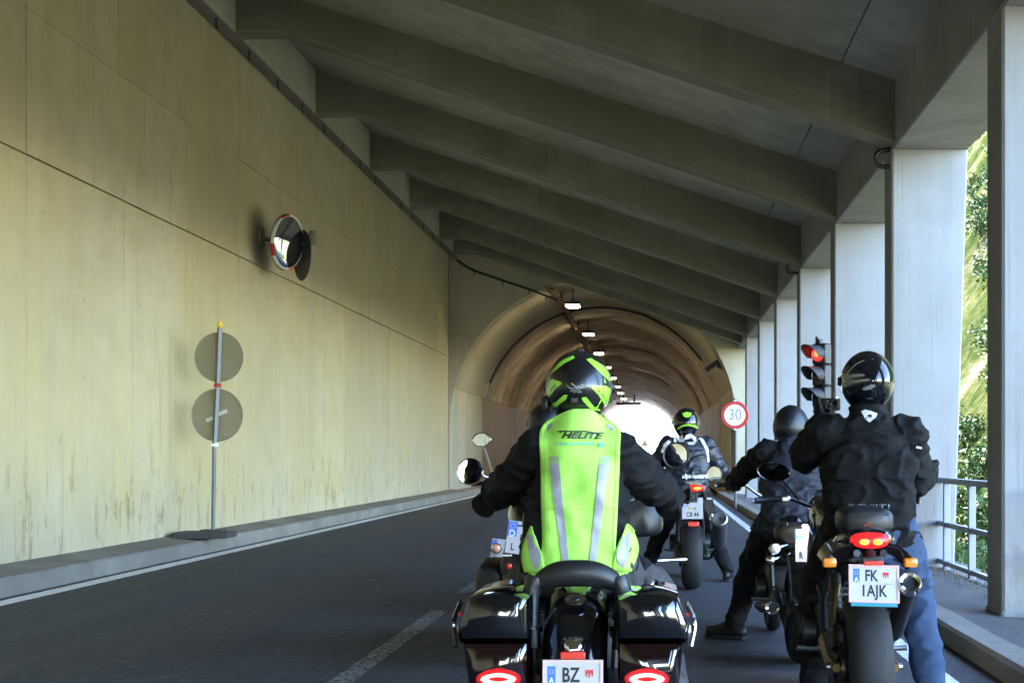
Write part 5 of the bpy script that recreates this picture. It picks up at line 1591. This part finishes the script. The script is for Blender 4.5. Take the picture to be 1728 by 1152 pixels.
decal([(1142, 722), (1150, 717.5), (1160, 715.5), (1172, 717), (1178, 721), (1178, 724), (1170, 720), (1160, 718.5), (1151, 720.5), (1144, 726)], 14.5, bv, M_LIME, hC, "helmet_graphic", 0.003, 0.02)
bj = bvh_of(fC['jacket'])
for poly in ([(1143, 728), (1158, 727), (1152, 733), (1141, 746), (1136, 745)], [(1158, 734), (1172, 728), (1177, 731), (1163, 736), (1172, 735), (1176, 738), (1156, 741)],
             [(1160, 746), (1174, 744), (1172, 750), (1163, 750)], [(1180, 735), (1188, 741), (1196, 756), (1198, 778), (1195, 780), (1192, 760), (1184, 745)],
             [(1128, 742), (1120, 748), (1115, 762), (1119, 764), (1125, 752), (1132, 745)]):
    decal(poly, 14.3, bj, M_WPRINT, fC['jacket'], "jacket_stripe", 0.006, 0.03)
decal_text("alpinestars", 0.062, 1172, 803, 14.3, bj, M_WPRINT, fC['jacket'], 0.012, 0.1, 0.95, offset=0.002)
rebase(rC, fC['base'])

# ================================================================== MOTORCYCLE: cruiser behind the right-hand rider
bD = empty("motorcycle", (0.92, 8.98, 0), (0, 0, R(1.5)))
tag(bD, "black cruiser motorcycle with bright plate, half hidden left of the rider in jeans", "motorcycle", "motorcycles waiting at the red light")
running_gear(bD, base=1.62, rr=0.315, rw=0.16, fr=0.31, fw=0.10, seat_z=0.70, tread=False)
tank_seat(bD, z=0.68, tz=0.88, tw=0.14, seat_w=0.15)
headlight(bD, 1.42, 0.95)
bars(bD, 1.40, 1.085, 0.42, rise=0.12, sweep=0.12, m=M_CHROME)
plate(bD, (0.02, -0.29, 0.75), 0.18, 0.20, 8, [("R", 0.058, -0.055, -0.062, 0.72), ("76", 0.058, 0.02, -0.062, 0.72)], (-0.066, 0.055, 0.045, 0.088, "D"))
MB().cyl((0.012, -0.297, 0.745), (0.012, -0.2985, 0.745), 0.014, seg=16).build("inspection_sticker", M_HGREY, bD)
MB().box((0.02, -0.31, 0.868), (0.09, 0.03, 0.018), bev=0.004).build("plate_lamp", mat("lit_plate_lamp", (1, 0.9, 0.7), 0.3, emit=(1.0, 0.86, 0.62), es=60.0), bD)
MB().box((0.02, -0.30, 0.885), (0.11, 0.06, 0.016), bev=0.004).build("lamp_hood", M_BLACK, bD)
rings = []
for a in lin(60, 178, 18):
    c, s = math.cos(R(a)), math.sin(R(a))
    rings.append([(x, 0 + (0.345 + dz) * c, 0.33 + (0.345 + dz) * s + 0.05) for x, dz in ((-0.10, -0.05), (-0.095, 0.005), (0, 0.03), (0.095, 0.005), (0.10, -0.05), (0.085, -0.0), (0, 0.02), (-0.085, -0.0))])
MB().loft(rings).build("rear_mudguard", M_GLOSS, bD, 60)
MB().ell((0.02, -0.33, 0.60), (0.045, 0.03, 0.03)).build("tail_light", M_TAIL, bD)
for (x, z, r_) in ((-0.19, 0.725, 0.032), (0.19, 0.725, 0.032), (-0.215, 0.655, 0.026)):
    o = MB().ell((x, -0.24, z), (r_, r_ * 0.8, r_)).build("turn_signal", M_WHITE if z > 0.7 else M_CHROME, bD)
    MB().tube([(x, -0.22, z), (x * 0.5, -0.12, z + 0.02)], 0.009, 8).lathe([(r_ * 1.0, -0.004), (r_ * 1.12, 0.0), (r_ * 0.8, 0.03), (0.001, 0.04)], Matrix.Translation((x, -0.235, z)) @ Matrix.Rotation(R(-90), 4, 'X'), 20).build("signal_body", M_CHROME, o)
silencer(bD, (-0.20, -0.20, 0.36), (-0.21, 0.45, 0.30), 0.035, 0.045, M_ENGINE, M_CHROME, 0.6, [(-0.2, 0.7, 0.28)])
mirror(bD, (-0.455, 1.34, 1.165), 0.055, (-0.33, 1.36, 1.09), (1.0, 1.1), -16, M_CHROME)
mirror(bD, (0.455, 1.34, 1.165), 0.055, (0.33, 1.36, 1.09), (1.0, 1.1), 16, M_CHROME)
roll_ = MB().sup([(-0.13, 0, 0.80, 0.13, 0.05, 3), (-0.10, 0, 0.81, 0.165, 0.07, 3), (0.06, 0, 0.81, 0.165, 0.07, 3), (0.09, 0, 0.80, 0.13, 0.05, 3)], 28).build("luggage_roll", M_LEATHER, bD, 60)
for s in (-0.1, 0.1): MB().box((s, -0.02, 0.812), (0.02, 0.19, 0.15), bev=0.01).build("strap", M_DKSTEEL, roll_)
J = rider(0.93, 9.62, 0.715, 0.42, 10.26, 1.085, lean=0.09)
J.update(head=W(1334, 728, 9.82), neck=W(1334, 752, 9.76), shL=W(1293, 764, 9.74), elL=W(1262, 792, 9.98), wrL=W(1238, 812, 10.18),
         hipL=W(1311, 885, 9.66), knL=W(1273, 935, 10.02), anL=Vector((W(1240, 1040, 10.06).x, 10.06, 0.115)), toeL=Vector((W(1205, 1055, 10.1).x, 10.16, 0.05)), look=(0.25, 1, 0))
fD = figure(J, 1.02, hem=0.80, jacket=M_SLATE, trousers=M_DKPANTS, sleeves=M_JACKET, folds=0.014, seed=15, leg=1.05, sleeve=1.05,
            label="person in slate vest and matt open-face helmet, left of the rider in jeans", group="riders waiting at the red light")
rD = fD['root']
hands(rD, J, 0.92, 0.42, 10.26, 1.085)
hD, _ = helmet(rD, W(1335, 722, 9.82), 0.25, 0.30, 0.32, (0.35, 1, 0), M_HELMM, visor=False, jet=True)
bv = bvh_of(hD)
gm_ = MB()
ring = []
for a in lin(-150, 20, 26):
    pass
decal([(1340, 716), (1352, 712), (1366, 714), (1366, 722), (1352, 722), (1341, 725)], 9.8, bv, M_BPRINT, hD, "goggle_strap", 0.003, 0.02)
MB().box(W(1361, 733, 9.86), (0.10, 0.05, 0.012), (0, R(4), R(-15)), bev=0.005).build("goggle_frame", mat("pale_frame", (0.42, 0.38, 0.30), 0.4), hD)
rebase(rD, fD['base'])

# ================================================================== MOTORCYCLES half hidden left of the neon vest
bE = empty("motorcycle", (-0.815, 8.98, 0), (0, 0, R(2)))
tag(bE, "dark motorcycle with leaning blue-banded plate just left of the neon vest", "motorcycle", "motorcycles waiting at the red light")
running_gear(bE, rr=0.315, rw=0.16, seat_z=0.74, tread=False)
tank_seat(bE, z=0.73, tz=0.90)
headlight(bE)
bars(bE, 1.12, 1.10, 0.42)
plate(bE, (-0.010, -0.29, 0.795), 0.18, 0.20, 8, [("L", 0.062, -0.048, -0.06, 0.75), ("E", 0.055, 0.0, 0.0, 0.75)], (-0.060, 0.050, 0.055, 0.09, "D"), roll=7)
MB().box((0, -0.272, 0.80), (0.12, 0.02, 0.16), bev=0.006).tube([(0, -0.26, 0.82), (0, -0.05, 0.82)], 0.04, 10).build("plate_bracket", M_BLACK, bE)
MB().ell((-0.085, -0.28, 0.625), (0.016, 0.012, 0.018)).build("reflector", M_REDREFL, bE)
MB().sup([(-0.26, -0.02, 0.60, 0.10, 0.10, 3), (-0.22, -0.02, 0.60, 0.125, 0.13, 3), (0.1, -0.02, 0.66, 0.125, 0.12, 3), (0.3, 0, 0.70, 0.12, 0.08, 3)], 24).build("rear_mudguard", M_ENGINE, bE, 60)
MB().box((-0.105, -0.285, 0.69), (0.075, 0.02, 0.016), bev=0.004).build("tail_trim", M_ALU, bE)
for s in (-1, 1): MB().sup([(-0.16, s * 0.21, 0.47, 0.06, 0.12, 4), (-0.12, s * 0.22, 0.47, 0.085, 0.15, 4), (0.28, s * 0.22, 0.49, 0.085, 0.15, 4), (0.34, s * 0.21, 0.49, 0.06, 0.12, 4)], 24).build("pannier", M_BLACK, bE, 60)
mirror(bE, (-0.385, 1.22, 1.412), 0.062, (-0.28, 1.12, 1.11), (1.22, 0.80), -30, M_CHROME, -4)
mirror(bE, (0.385, 1.22, 1.30), 0.062, (0.28, 1.12, 1.11), (1.22, 0.80), 30, M_CHROME, 4)
J = rider(-0.715, 9.58, 0.70, 0.42, 10.0, 1.10, lean=0.09)
J['head'] = W(921, 712, 9.78); J['neck'] = W(922, 742, 9.74)
fE = figure(J, 1.0, hem=0.79, jacket=M_JACKET, trousers=M_DKPANTS, folds=0.010, seed=22, voxel=0.014,
            label="person in black mostly hidden behind the left shoulder of the neon vest", group="riders waiting at the red light")
rE = fE['root']
hands(rE, J, -0.76, 0.42, 10.0, 1.10)
helmet(rE, W(922, 716, 9.75), 0.255, 0.32, 0.30, (0, 1, 0), M_HELMM)
rebase(rE, fE['base'])

bF = empty("motorcycle", (-1.02, 11.85, 0))
tag(bF, "dark motorcycle with low side-mounted plate and orange lamp, furthest left", "motorcycle", "motorcycles waiting at the red light")
running_gear(bF, rr=0.315, rw=0.16, seat_z=0.70, tread=False)
tank_seat(bF, z=0.70, tz=0.86)
headlight(bF, 1.2, 0.9)
bars(bF, 1.1, 1.02, 0.38)
plate(bF, (-0.225, -0.30, 0.525), 0.175, 0.19, 6, [("L", 0.06, -0.045, -0.058, 0.75), ("E", 0.05, 0.03, 0.06, 0.75)], (-0.062, 0.062, 0.042, 0.05, None), roll=6)
MB().tube([(-0.22, -0.28, 0.53), (-0.10, -0.05, 0.34)], 0.014, 8).box((-0.225, -0.288, 0.525), (0.13, 0.012, 0.13)).build("plate_bracket", M_BLACK, bF)
o = MB().ell((-0.262, -0.36, 0.548), (0.036, 0.028, 0.036)).build("turn_signal", mat("pale_amber_lens", (0.75, 0.36, 0.22), 0.2, coat=0.6), bF)
MB().lathe([(0.030, -0.004), (0.044, 0.0), (0.036, 0.03), (0.001, 0.04)], Matrix.Translation((-0.262, -0.352, 0.548)) @ Matrix.Rotation(R(-90), 4, 'X'), 20).tube([(-0.24, -0.33, 0.545), (-0.15, -0.15, 0.54)], 0.010, 8).build("signal_body", M_CHROME, o)
MB().sup([(-0.24, 0, 0.58, 0.07, 0.05, 3), (-0.2, 0, 0.60, 0.09, 0.08, 3), (0.1, 0, 0.64, 0.09, 0.08, 3), (0.3, 0, 0.66, 0.08, 0.06, 3)], 24).build("rear_mudguard", M_GLOSS, bF, 60)
MB().ell((0, -0.26, 0.60), (0.035, 0.02, 0.03)).build("tail_light", M_REDREFL, bF)

# ================================================================== MOTORCYCLE: big tourer in front with hard panniers
bA = empty("motorcycle", (-0.29, 5.46, 0))
tag(bA, "black touring motorcycle with hard side cases and BZ plate, nearest in the middle", "motorcycle", "motorcycles waiting at the red light")
running_gear(bA, base=1.68, rr=0.32, rw=0.19, fr=0.33, fw=0.13, seat_z=0.70)
tank_seat(bA, z=0.72, tz=0.92, tw=0.19, seat_w=0.19, seat_back=-0.02)
bars(bA, 1.08, 1.12, 0.44, rise=0.10, sweep=0.12, m=M_CHROME)
# rear mudguard: deep, crowned, wrapping down behind the wheel
rings = []
for a in lin(62, 188, 24):
    c, s = math.cos(R(a)), math.sin(R(a))
    ring = []
    for k in range(13):
        t = -1 + 2 * k / 12
        d = 0.062 * (1 - abs(t) ** 3.2)
        ring.append((0.118 * t, (0.365 + d) * c + 0.02, 0.40 + (0.365 + d) * s))
    for k in range(12, -1, -1):
        t = -1 + 2 * k / 12
        d = 0.062 * (1 - abs(t) ** 3.2) - 0.012
        ring.append((0.112 * t, (0.365 + d) * c + 0.02, 0.40 + (0.365 + d) * s))
    rings.append(ring)
fa = MB().loft(rings).build("rear_mudguard", M_GLOSS, bA, 60)
# chrome badge on the mudguard, chrome lamp housing, reflector, plate
MB().prism([(0.040 * math.cos(t), 0.024 * math.sin(t)) for t in lin(0, 2 * math.pi * 23 / 24, 23)], 0.010, Matrix.Translation((0, -0.245, 0.768)) @ Matrix.Rotation(R(-52), 4, 'X') @ STAND).build("badge", M_CHROME, bA)
MB().prism([(0.014 * math.cos(t), 0.008 * math.sin(t)) for t in lin(0, 2 * math.pi * 11 / 12, 11)], 0.004, Matrix.Translation((0, -0.250, 0.776)) @ Matrix.Rotation(R(-52), 4, 'X') @ STAND).build("badge_centre", M_BLACK, bA)
MB().sup([(-0.425, 0, 0.618, 0.024, 0.012, 3), (-0.41, 0, 0.622, 0.036, 0.018, 3), (-0.36, 0, 0.63, 0.042, 0.024, 3)], 20).build("lamp_housing", M_CHROME, bA, 60)
MB().box((0, -0.420, 0.592), (0.088, 0.014, 0.026), bev=0.003).build("reflector", M_REDREFL, bA)
plate(bA, (0.0, -0.425, 0.487), 0.20, 0.165, 6, [("BZ", 0.072, -0.008, 0.034, 0.72)], (-0.076, 0.036, 0.028, 0.062, "A"), (0.058, 0.042, 0.028), mat("plate_holder_pale", (0.62, 0.44, 0.40), 0.5))
MB().box((0, -0.382, 0.49), (0.15, 0.03, 0.13), bev=0.006).build("plate_bracket", M_BLACK, bA)
# hard side cases: body and lid, tapering outwards below
for s in (-1, 1):
    def case(z0, z1, y0, y1, nm, m, par, grow=0.0):
        rings = []
        for (yv, ins) in ((y0, 0.03), (y0 + 0.012, 0.008), (y0 + 0.05, 0), (y1 - 0.15, 0), (y1 - 0.04, 0.03), (y1, 0.07)):
            ring = []
            def xo(z): return 0.405 + grow - 0.055 * max(0, (0.70 - z)) / 0.4 - 0.045 * max(0, z - 0.70) / 0.12
            def xi(z): return 0.158
            P_ = []
            nz_ = 6
            for k in range(nz_ + 1):
                z = z0 + ins + (z1 - z0 - 2 * ins) * k / nz_
                P_.append((s * (xo(z) - ins), yv, z))
            for k in range(1, 5):
                t = k / 5; xx = xo(z1) - ins + (xi(z1) + ins - xo(z1) + ins) * t
                P_.append((s * xx, yv, z1 - ins + 0.022 * math.sin(t * math.pi * 0.9) * (z1 > 0.7)))
            for k in range(nz_ + 1):
                z = z1 - ins + (z0 - z1 + 2 * ins) * k / nz_
                P_.append((s * (xi(z) + ins), yv, z))
            rings.append(P_)
        return MB().loft(rings).build(nm, m, par, 42)
    body_ = case(0.27, 0.640, -0.43, 0.25, "side_case", M_GLOSSRED, bA)
    lid = case(0.645, 0.795, -0.432, 0.25, "case_lid", M_GLOSS, body_, 0.003)
    MB().box((s * 0.405, -0.30, 0.66), (0.02, 0.10, 0.07), (0, R(s * 8), R(s * 6)), bev=0.008).build("latch", M_CHROME if s > 0 else M_GLOSS, body_)
    MB().tube(bez([(s * 0.40, -0.40, 0.78), (s * 0.432, -0.36, 0.70), (s * 0.418, -0.40, 0.62)], 10), 0.009, 8).build("guard_rail", M_CHROME if s > 0 else M_GLOSS, body_)
    MB().box((s * 0.412, -0.36, 0.735), (0.010, 0.03, 0.020), (0, R(s * 20), 0), bev=0.003).build("side_marker", M_REDREFL, body_)
    # tail lamp: red lens with a glowing pointed ring
    M = Matrix.Translation((s * 0.262, -0.434, 0.512)) @ STAND
    oval = lambda a, b: [(a * math.copysign(abs(math.cos(t)) ** 1.35, math.cos(t)), b * math.sin(t)) for t in lin(0, 2 * math.pi * 35 / 36, 35)]
    MB().prism(oval(0.080, 0.038), 0.003, M).build("lens_surround", mat("faint_red_lens", (0.25, 0.004, 0.008), 0.2, emit=(1.0, 0.004, 0.015), es=0.035), body_)
    le = MB().prism(oval(0.070, 0.028), 0.006, M).build("tail_light", M_LEDGLOW, body_)
    rg2 = MB(); o1, o2 = oval(0.062, 0.021), oval(0.036, 0.009)
    rings = []
    for (a, b), (c, d) in zip(o1, o2):
        rings.append([M @ Vector((a, b, 0.006)), M @ Vector((a, b, 0.016)), M @ Vector((c, d, 0.018)), M @ Vector((c, d, 0.006))])
    rg2.loft(rings + [rings[0]], caps=False); rg2.build("lamp_ring", M_LED, le)
    silencer(bA, (s * 0.27, -0.42, 0.245), (s * 0.26, 0.35, 0.25), 0.045, 0.05, M_CHROME, M_CHROME, 0.7)
# passenger backrest: padded top and two upright arms
MB().sup([(x, -0.17 + 0.25 * abs(x) ** 2, 0.868 - 0.35 * x * x, 0.03, 0.052, 2.6) for x in (0,)], 12) if False else None
pad = MB(); rings = []
for t in lin(-1, 1, 22):
    x = 0.170 * t
    zc = 0.862 - 0.050 * abs(t) ** 2.6
    hh = 0.050 - 0.018 * abs(t) ** 3
    yc = -0.165 + 0.035 * t * t
    e = 1.0 if abs(t) < 0.98 else 0.6
    rings.append([(x, yc + 0.036 * e * math.cos(a), zc + hh * e * math.sin(a)) for a in lin(0, 2 * math.pi * 15 / 16, 15)])
pad.loft(rings); pad.build("backrest_pad", M_LEATHER, bA, 70)
for s in (-1, 1):
    MB().tube(bez([(s * 0.150, -0.14, 0.845), (s * 0.172, -0.15, 0.78), (s * 0.166, -0.17, 0.69), (s * 0.150, -0.20, 0.585)], 14), [0.036, 0.040, 0.036, 0.034, 0.032, 0.030, 0.030, 0.028, 0.028, 0.026, 0.025, 0.023, 0.021, 0.018, 0.016][:len(bez([(0, 0, 0), (0, 0, 1), (0, 0, 2), (0, 0, 3)], 14))], 12).build("backrest_arm", M_LEATHER, bA, 70)
    MB().cyl((s * 0.155, -0.19, 0.66), (s * 0.130, -0.21, 0.66), 0.011, seg=10).build("mount_bolt", M_CHROME, bA)
# bat-wing fairing ahead of the bars, screen, mirrors
fr_ = MB(); rings = []
for (yv, k) in ((1.06, 0.80), (1.10, 0.95), (1.18, 1.0), (1.30, 0.93), (1.40, 0.62), (1.44, 0.2)):
    ring = []
    for t in lin(0, 2 * math.pi * 39 / 40, 39):
        c, s_ = math.cos(t), math.sin(t)
        ring.append((0.33 * k * math.copysign(abs(c) ** 0.75, c), yv, 1.03 + (0.155 if s_ > 0 else 0.12) * k * math.copysign(abs(s_) ** 0.8, s_) - 0.05 * abs(c) ** 3))
    rings.append(ring)
fr_.loft(rings); fr_.build("fairing", M_BLACK, bA, 60)
MB().lathe([(0.001, -0.10), (0.085, -0.04), (0.095, 0.03), (0.001, 0.05)], Matrix.Translation((0, 1.41, 1.0)) @ Matrix.Rotation(R(-90), 4, 'X'), 28).build("headlight", M_CHROME, bA)
mirror(bA, (-0.535, 0.90, 1.228), 0.060, (-0.36, 1.02, 1.13), (1, 1), 19, M_CHROME)
mirror(bA, (0.385, 0.90, 1.300), 0.058, (0.34, 1.02, 1.13), (1, 1), -10, M_DKSTEEL)
for s in (-1, 1):
    MB().tube(bez([(s * 0.10, 0.75, 0.35), (s * 0.36, 0.85, 0.34), (s * 0.38, 0.88, 0.55), (s * 0.12, 0.98, 0.62)], 18), 0.017, 10).build("crash_bar", M_CHROME, bA)
MB().cyl((0.30, 0.42, 0.865), (0.42, 0.46, 0.868), 0.011, seg=12).build("hand_rail", M_CHROME, bA)

# rider in the neon vest
YA = 5.86
J = dict(pelvis=W(974, 945, YA), chest=W(975, 830, YA + 0.03), neck=W(976, 716, YA + 0.03), head=W(977, 660, YA + 0.08),
         shL=W(911, 760, YA + 0.02), shR=W(1039, 760, YA + 0.02), elL=W(862, 812, 6.06), elR=W(1098, 818, 6.06),
         wrL=W(828, 840, 6.30), wrR=W(1134, 842, 6.30), hipL=W(940, 960, YA), hipR=W(1010, 960, YA),
         knL=Vector((-0.60, 6.30, 0.70)), knR=Vector((0.01, 6.30, 0.70)), anL=Vector((-0.70, 6.22, 0.115)), anR=Vector((0.10, 6.22, 0.115)),
         toeL=Vector((-0.73, 6.42, 0.05)), toeR=Vector((0.13, 6.42, 0.05)), look=(0.02, 1, 0.03))
fA = figure(J, 0.98, hem=0.86, jacket=M_JACKET, trousers=M_GREYPANTS, sleeve=1.0, leg=1.05, folds=0.014, seed=31, voxel=0.010, depth=1.0, hipw=1.24,
            label="person in neon yellow back vest and lime helmet on the nearest motorcycle", group="riders waiting at the red light")
rA = fA['root']
glove(rA, (-0.29 - 0.405, 5.46 + 0.955, 1.121), (-1, -0.3, 0), (0.1, -1, 0.1), (0, 0, 1), wrist=J['wrL'])
glove(rA, (-0.29 + 0.405, 5.46 + 0.955, 1.121), (1, -0.3, 0), (-0.1, -1, 0.1), (0, 0, 1), wrist=J['wrR'])
# ribbed knee panels on the trousers
bt = bvh_of(fA['trousers'])
# vest: laid over the jacket from outlines, back and front, with hip band
bj = bvh_of(fA['jacket'], fA['trousers'])
cx, cyz = J['chest'].x, J['chest'].y
def vest_panel(rows, front, nm, par, m, nx=26, off=0.020, thick=0.008, ext=None):
    """rows of (height, left x, right x); a quilted sheet laid on the torso"""
    mb = MB(); vs = []; n = nx + 1
    zs_ = []
    R_ = []
    for (a, b) in zip(rows, rows[1:]):
        k = max(1, int(abs(a[0] - b[0]) / 0.010))
        for i in range(k):
            t = i / k; R_.append(tuple(a[j] + (b[j] - a[j]) * t for j in range(3)))
    R_.append(rows[-1])
    d = Vector((0, -1 if front else 1, 0))
    for z, xl, xr in R_:
        for i in range(n):
            x = xl + (xr - xl) * i / nx
            o = Vector((x, cyz, z)) - d * 1.5
            h = bj.ray_cast(o, d)
            if h[0] is None or (h[0] - Vector((x, cyz, z))).dot(d) > 0.06:
                q = bj.find_nearest(Vector((x, cyz - d.y * 0.02, z)))
                p = q[0] + (q[0] - Vector((cx, cyz, z))).normalized() * off
            else: p = h[0] - d * off
            lowz = max(0.0, 1.15 - z) * 2.2
            w = noise.noise(Vector((x * 9, z * 9, 3))) * 0.005 + noise.noise(Vector((x * 4, z * 22, 8))) * (0.004 + 0.014 * lowz) + noise.noise(Vector((x * 14, z * 5, 2))) * 0.004
            vs.append(p - d * w)
    G = np.array([v[:] for v in vs]).reshape(len(R_), n, 3)
    for _ in range(7):                                # let the sheet hang smooth
        S = G.copy()
        S[1:-1, 1:-1] = 0.5 * G[1:-1, 1:-1] + 0.125 * (G[:-2, 1:-1] + G[2:, 1:-1] + G[1:-1, :-2] + G[1:-1, 2:])
        S[1:-1, 0] = 0.5 * G[1:-1, 0] + 0.25 * (G[:-2, 0] + G[2:, 0]); S[1:-1, -1] = 0.5 * G[1:-1, -1] + 0.25 * (G[:-2, -1] + G[2:, -1])
        G = S
    fs = [(j * n + i, j * n + i + 1, (j + 1) * n + i + 1, (j + 1) * n + i) for j in range(len(R_) - 1) for i in range(nx)]
    if not front: fs = [f[::-1] for f in fs]
    me = bpy.data.meshes.new(nm); me.from_pydata(G.reshape(-1, 3).tolist(), [], fs); me.update(); finish(me, 70)
    o = link(nm, me, m, par)
    q = o.modifiers.new("t", 'SOLIDIFY'); q.thickness = thick; q.offset = -1
    return o
def rowpx(rows, Yd):
    return [(W(0, y, Yd).z, W(a, y, Yd).x, W(b, y, Yd).x) for y, a, b in rows]
YV = 5.70
back = rowpx([(688, 962, 992), (690, 953, 1001), (694, 944, 1011), (700, 933, 1022), (708, 920, 1034), (716, 908, 1045), (722, 906.5, 1046), (740, 907, 1046), (780, 909, 1045), (830, 911, 1043), (880, 913, 1041), (915, 914, 1039), (935, 914, 1038), (942, 908, 1046), (948, 896, 1056), (958, 884, 1066), (968, 886, 1066), (978, 898, 1054), (986, 912, 1040)], YV)
vest = vest_panel(back, False, "vest", rA, M_VEST)
for s, pr in ((-1, [(888, 893, 895), (895, 889, 897.5), (905, 884, 901.5), (920, 879, 907), (935, 876, 913), (942, 875, 918), (950, 876, 920), (958, 879, 920), (966, 883, 920)]), (1, [(888, 1056, 1058), (895, 1053, 1062), (905, 1049, 1066), (920, 1044, 1070), (935, 1038.5, 1073), (942, 1034, 1074), (950, 1032, 1073), (958, 1032, 1070), (966, 1032, 1066)])):
    vest_panel(rowpx(pr, YV), False, "hip_wing", vest, M_VEST, 10, 0.027)
front = rowpx([(735, 925, 1030), (760, 915, 1040), (850, 912, 1042), (930, 905, 1050), (960, 895, 1060)], 6.0)
vest_panel(front, True, "front_panel", vest, M_VEST)
bvv = bvh_of(*[o for o in [vest] + list(vest.children)])
for poly in ([(926, 782), (943, 782), (960, 944), (949, 945)], [(1011, 782), (1028, 782), (1006, 945), (995, 944)],
             [(886, 905), (899, 898), (913, 936), (910, 957), (904, 962), (893, 938)], [(1050, 906), (1063, 900), (1061, 938), (1052, 960), (1043, 950), (1040, 938)],
             [(919, 723), (920, 715), (929, 711), (928, 719), (921, 728)], [(1022, 712), (1032, 717), (1033, 728), (1024, 720)]):
    decal(poly, YV, bvv, M_REFL, vest, "reflective_stripe", 0.005, 0.02)
for k in range(6):
    y = 770 + 2.0 * k
    for x0, x1 in ((925.5 + 0.12 * k, 942.5 + 0.12 * k), (1011.5 - 0.1 * k, 1028.8 - 0.1 * k)):
        decal([(x0, y), (x1, y), (x1, y + 1.15), (x0, y + 1.15)], YV, bvv, M_REFL, vest, "reflective_hatch", 0.003, 0.02)
decal_text("HELITE", 0.036, 979, 734.5, YV, bvv, M_BPRINT, vest, 0.013, 0.35, 1.42, 1.02, offset=0.0012, rot=R(1))
decal([(936, 726.5), (950, 725.6), (986, 725.6), (1000, 728), (1009, 732), (999, 729.4), (985, 727.4), (950, 727.6), (944, 729.5)], YV, bvv, M_BPRINT, vest, "swoosh", 0.012, 0.02)
decal_text("airbag technology", 0.020, 968, 747.5, YV, bvv, M_BLUEPRINT, vest, 0.011, 0.2, 1.15, 1.0)
decal([(1013.5 + 4 * math.cos(t), 750 + 4 * math.sin(t)) for t in lin(0, 2 * math.pi * 15 / 16, 15)], YV, bvv, M_BLUEPRINT, vest, "round_mark", 0.011, 0.02)
M_SEAM = mat("vest_seam", (0.20, 0.46, 0.05), 0.8)
for poly in ([(914.5, 735), (916, 735), (920.5, 935), (919, 935)], [(1037.5, 735), (1039, 735), (1035, 935), (1033.5, 935)], [(912, 858), (1040, 858), (1040, 859), (912, 859)]):
    decal(poly, YV, bvv, M_SEAM, vest, "seam", 0.002, 0.02)
# helmet with lime panels, chin-bar lamp and action camera
hA, _ = helmet(rA, W(977.5, 655, 5.93), 0.278, 0.345, 0.315, (0.02, 1, 0.02), M_HELM)
bv = bvh_of(hA)
def zp(u, v): return (900 + u / 8.23, 590 + v / 8.23)
for poly in ([(230, 330), (300, 225), (370, 150), (460, 105), (550, 75), (575, 110), (430, 190), (290, 290)],
             [(735, 130), (790, 105), (890, 160), (990, 215), (1040, 310), (1110, 420), (1112, 445), (1060, 430), (940, 330), (820, 210)],
             [(215, 430), (260, 405), (330, 430), (400, 455), (395, 485), (300, 550), (205, 660), (178, 640), (188, 520)],
             [(240, 740), (310, 725), (430, 630), (485, 630), (460, 690), (320, 785), (250, 790)],
             [(800, 520), (830, 500), (1010, 495), (1085, 540), (1088, 620), (1060, 700), (1068, 850), (1030, 870), (980, 750), (900, 620)],
             [(680, 670), (740, 660), (850, 800), (990, 840), (1003, 910), (960, 920), (820, 850), (690, 710)]):
    decal([zp(u, v) for u, v in poly], 5.8, bv, M_LIME, hA, "helmet_graphic", 0.0025)
for a, b, w_ in (((470, 500), (560, 560), 8), ((540, 470), (640, 560), 9), ((600, 540), (700, 490), 10), ((650, 540), (740, 525), 12), ((520, 580), (620, 560), 8), ((560, 600), (640, 570), 7), ((620, 600), (690, 590), 7), ((500, 540), (700, 545), 7), ((640, 560), (680, 605), 7)):
    n_ = Vector((a[1] - b[1], b[0] - a[0], 0)).normalized() * w_
    decal([zp(a[0] + n_.x, a[1] + n_.y), zp(b[0] + n_.x * 0.4, b[1] + n_.y * 0.4), zp(b[0] - n_.x * 0.4, b[1] - n_.y * 0.4), zp(a[0] - n_.x, a[1] - n_.y)], 5.8, bv, M_HGREY, hA, "helmet_print", 0.0026)
decal([zp(530, 672), zp(628, 672), zp(620, 738), zp(530, 738)], 5.8, bv, mat("dark_grey_print", (0.07, 0.07, 0.07), 0.5), hA, "helmet_badge", 0.0025)
decal_text("ICE", 0.011, 970.5, 675.5, 5.8, bv, M_HGREY, hA, 0.004, 0, 1.0)
for poly in ([(225, 560), (310, 480), (315, 490), (235, 570)], [(905, 565), (930, 570), (925, 585), (905, 580)], [(950, 610), (1000, 660), (992, 670), (945, 622)], [(1005, 670), (1040, 730), (1030, 735), (998, 680)]):
    decal([zp(u, v) for u, v in poly], 5.8, bv, M_BPRINT, hA, "helmet_print", 0.004)
ct = W(980, 600, 5.93)
MB().box(ct + Vector((0, 0, 0.004)), (0.05, 0.07, 0.018), bev=0.006).box(ct + Vector((0, -0.01, 0.018)), (0.028, 0.03, 0.022), bev=0.005).build("camera_mount", M_BLACK, hA)
sidep = W(922, 682, 5.95)
ic = MB().sup([(5.89, sidep.x, sidep.z, 0.012, 0.025, 3), (5.90, sidep.x, sidep.z, 0.018, 0.034, 3), (5.98, sidep.x + 0.004, sidep.z, 0.018, 0.034, 3), (5.99, sidep.x, sidep.z, 0.012, 0.025, 3)], 20).build("intercom", M_BLACK, hA, 60)
rebase(rA, fA['base'])
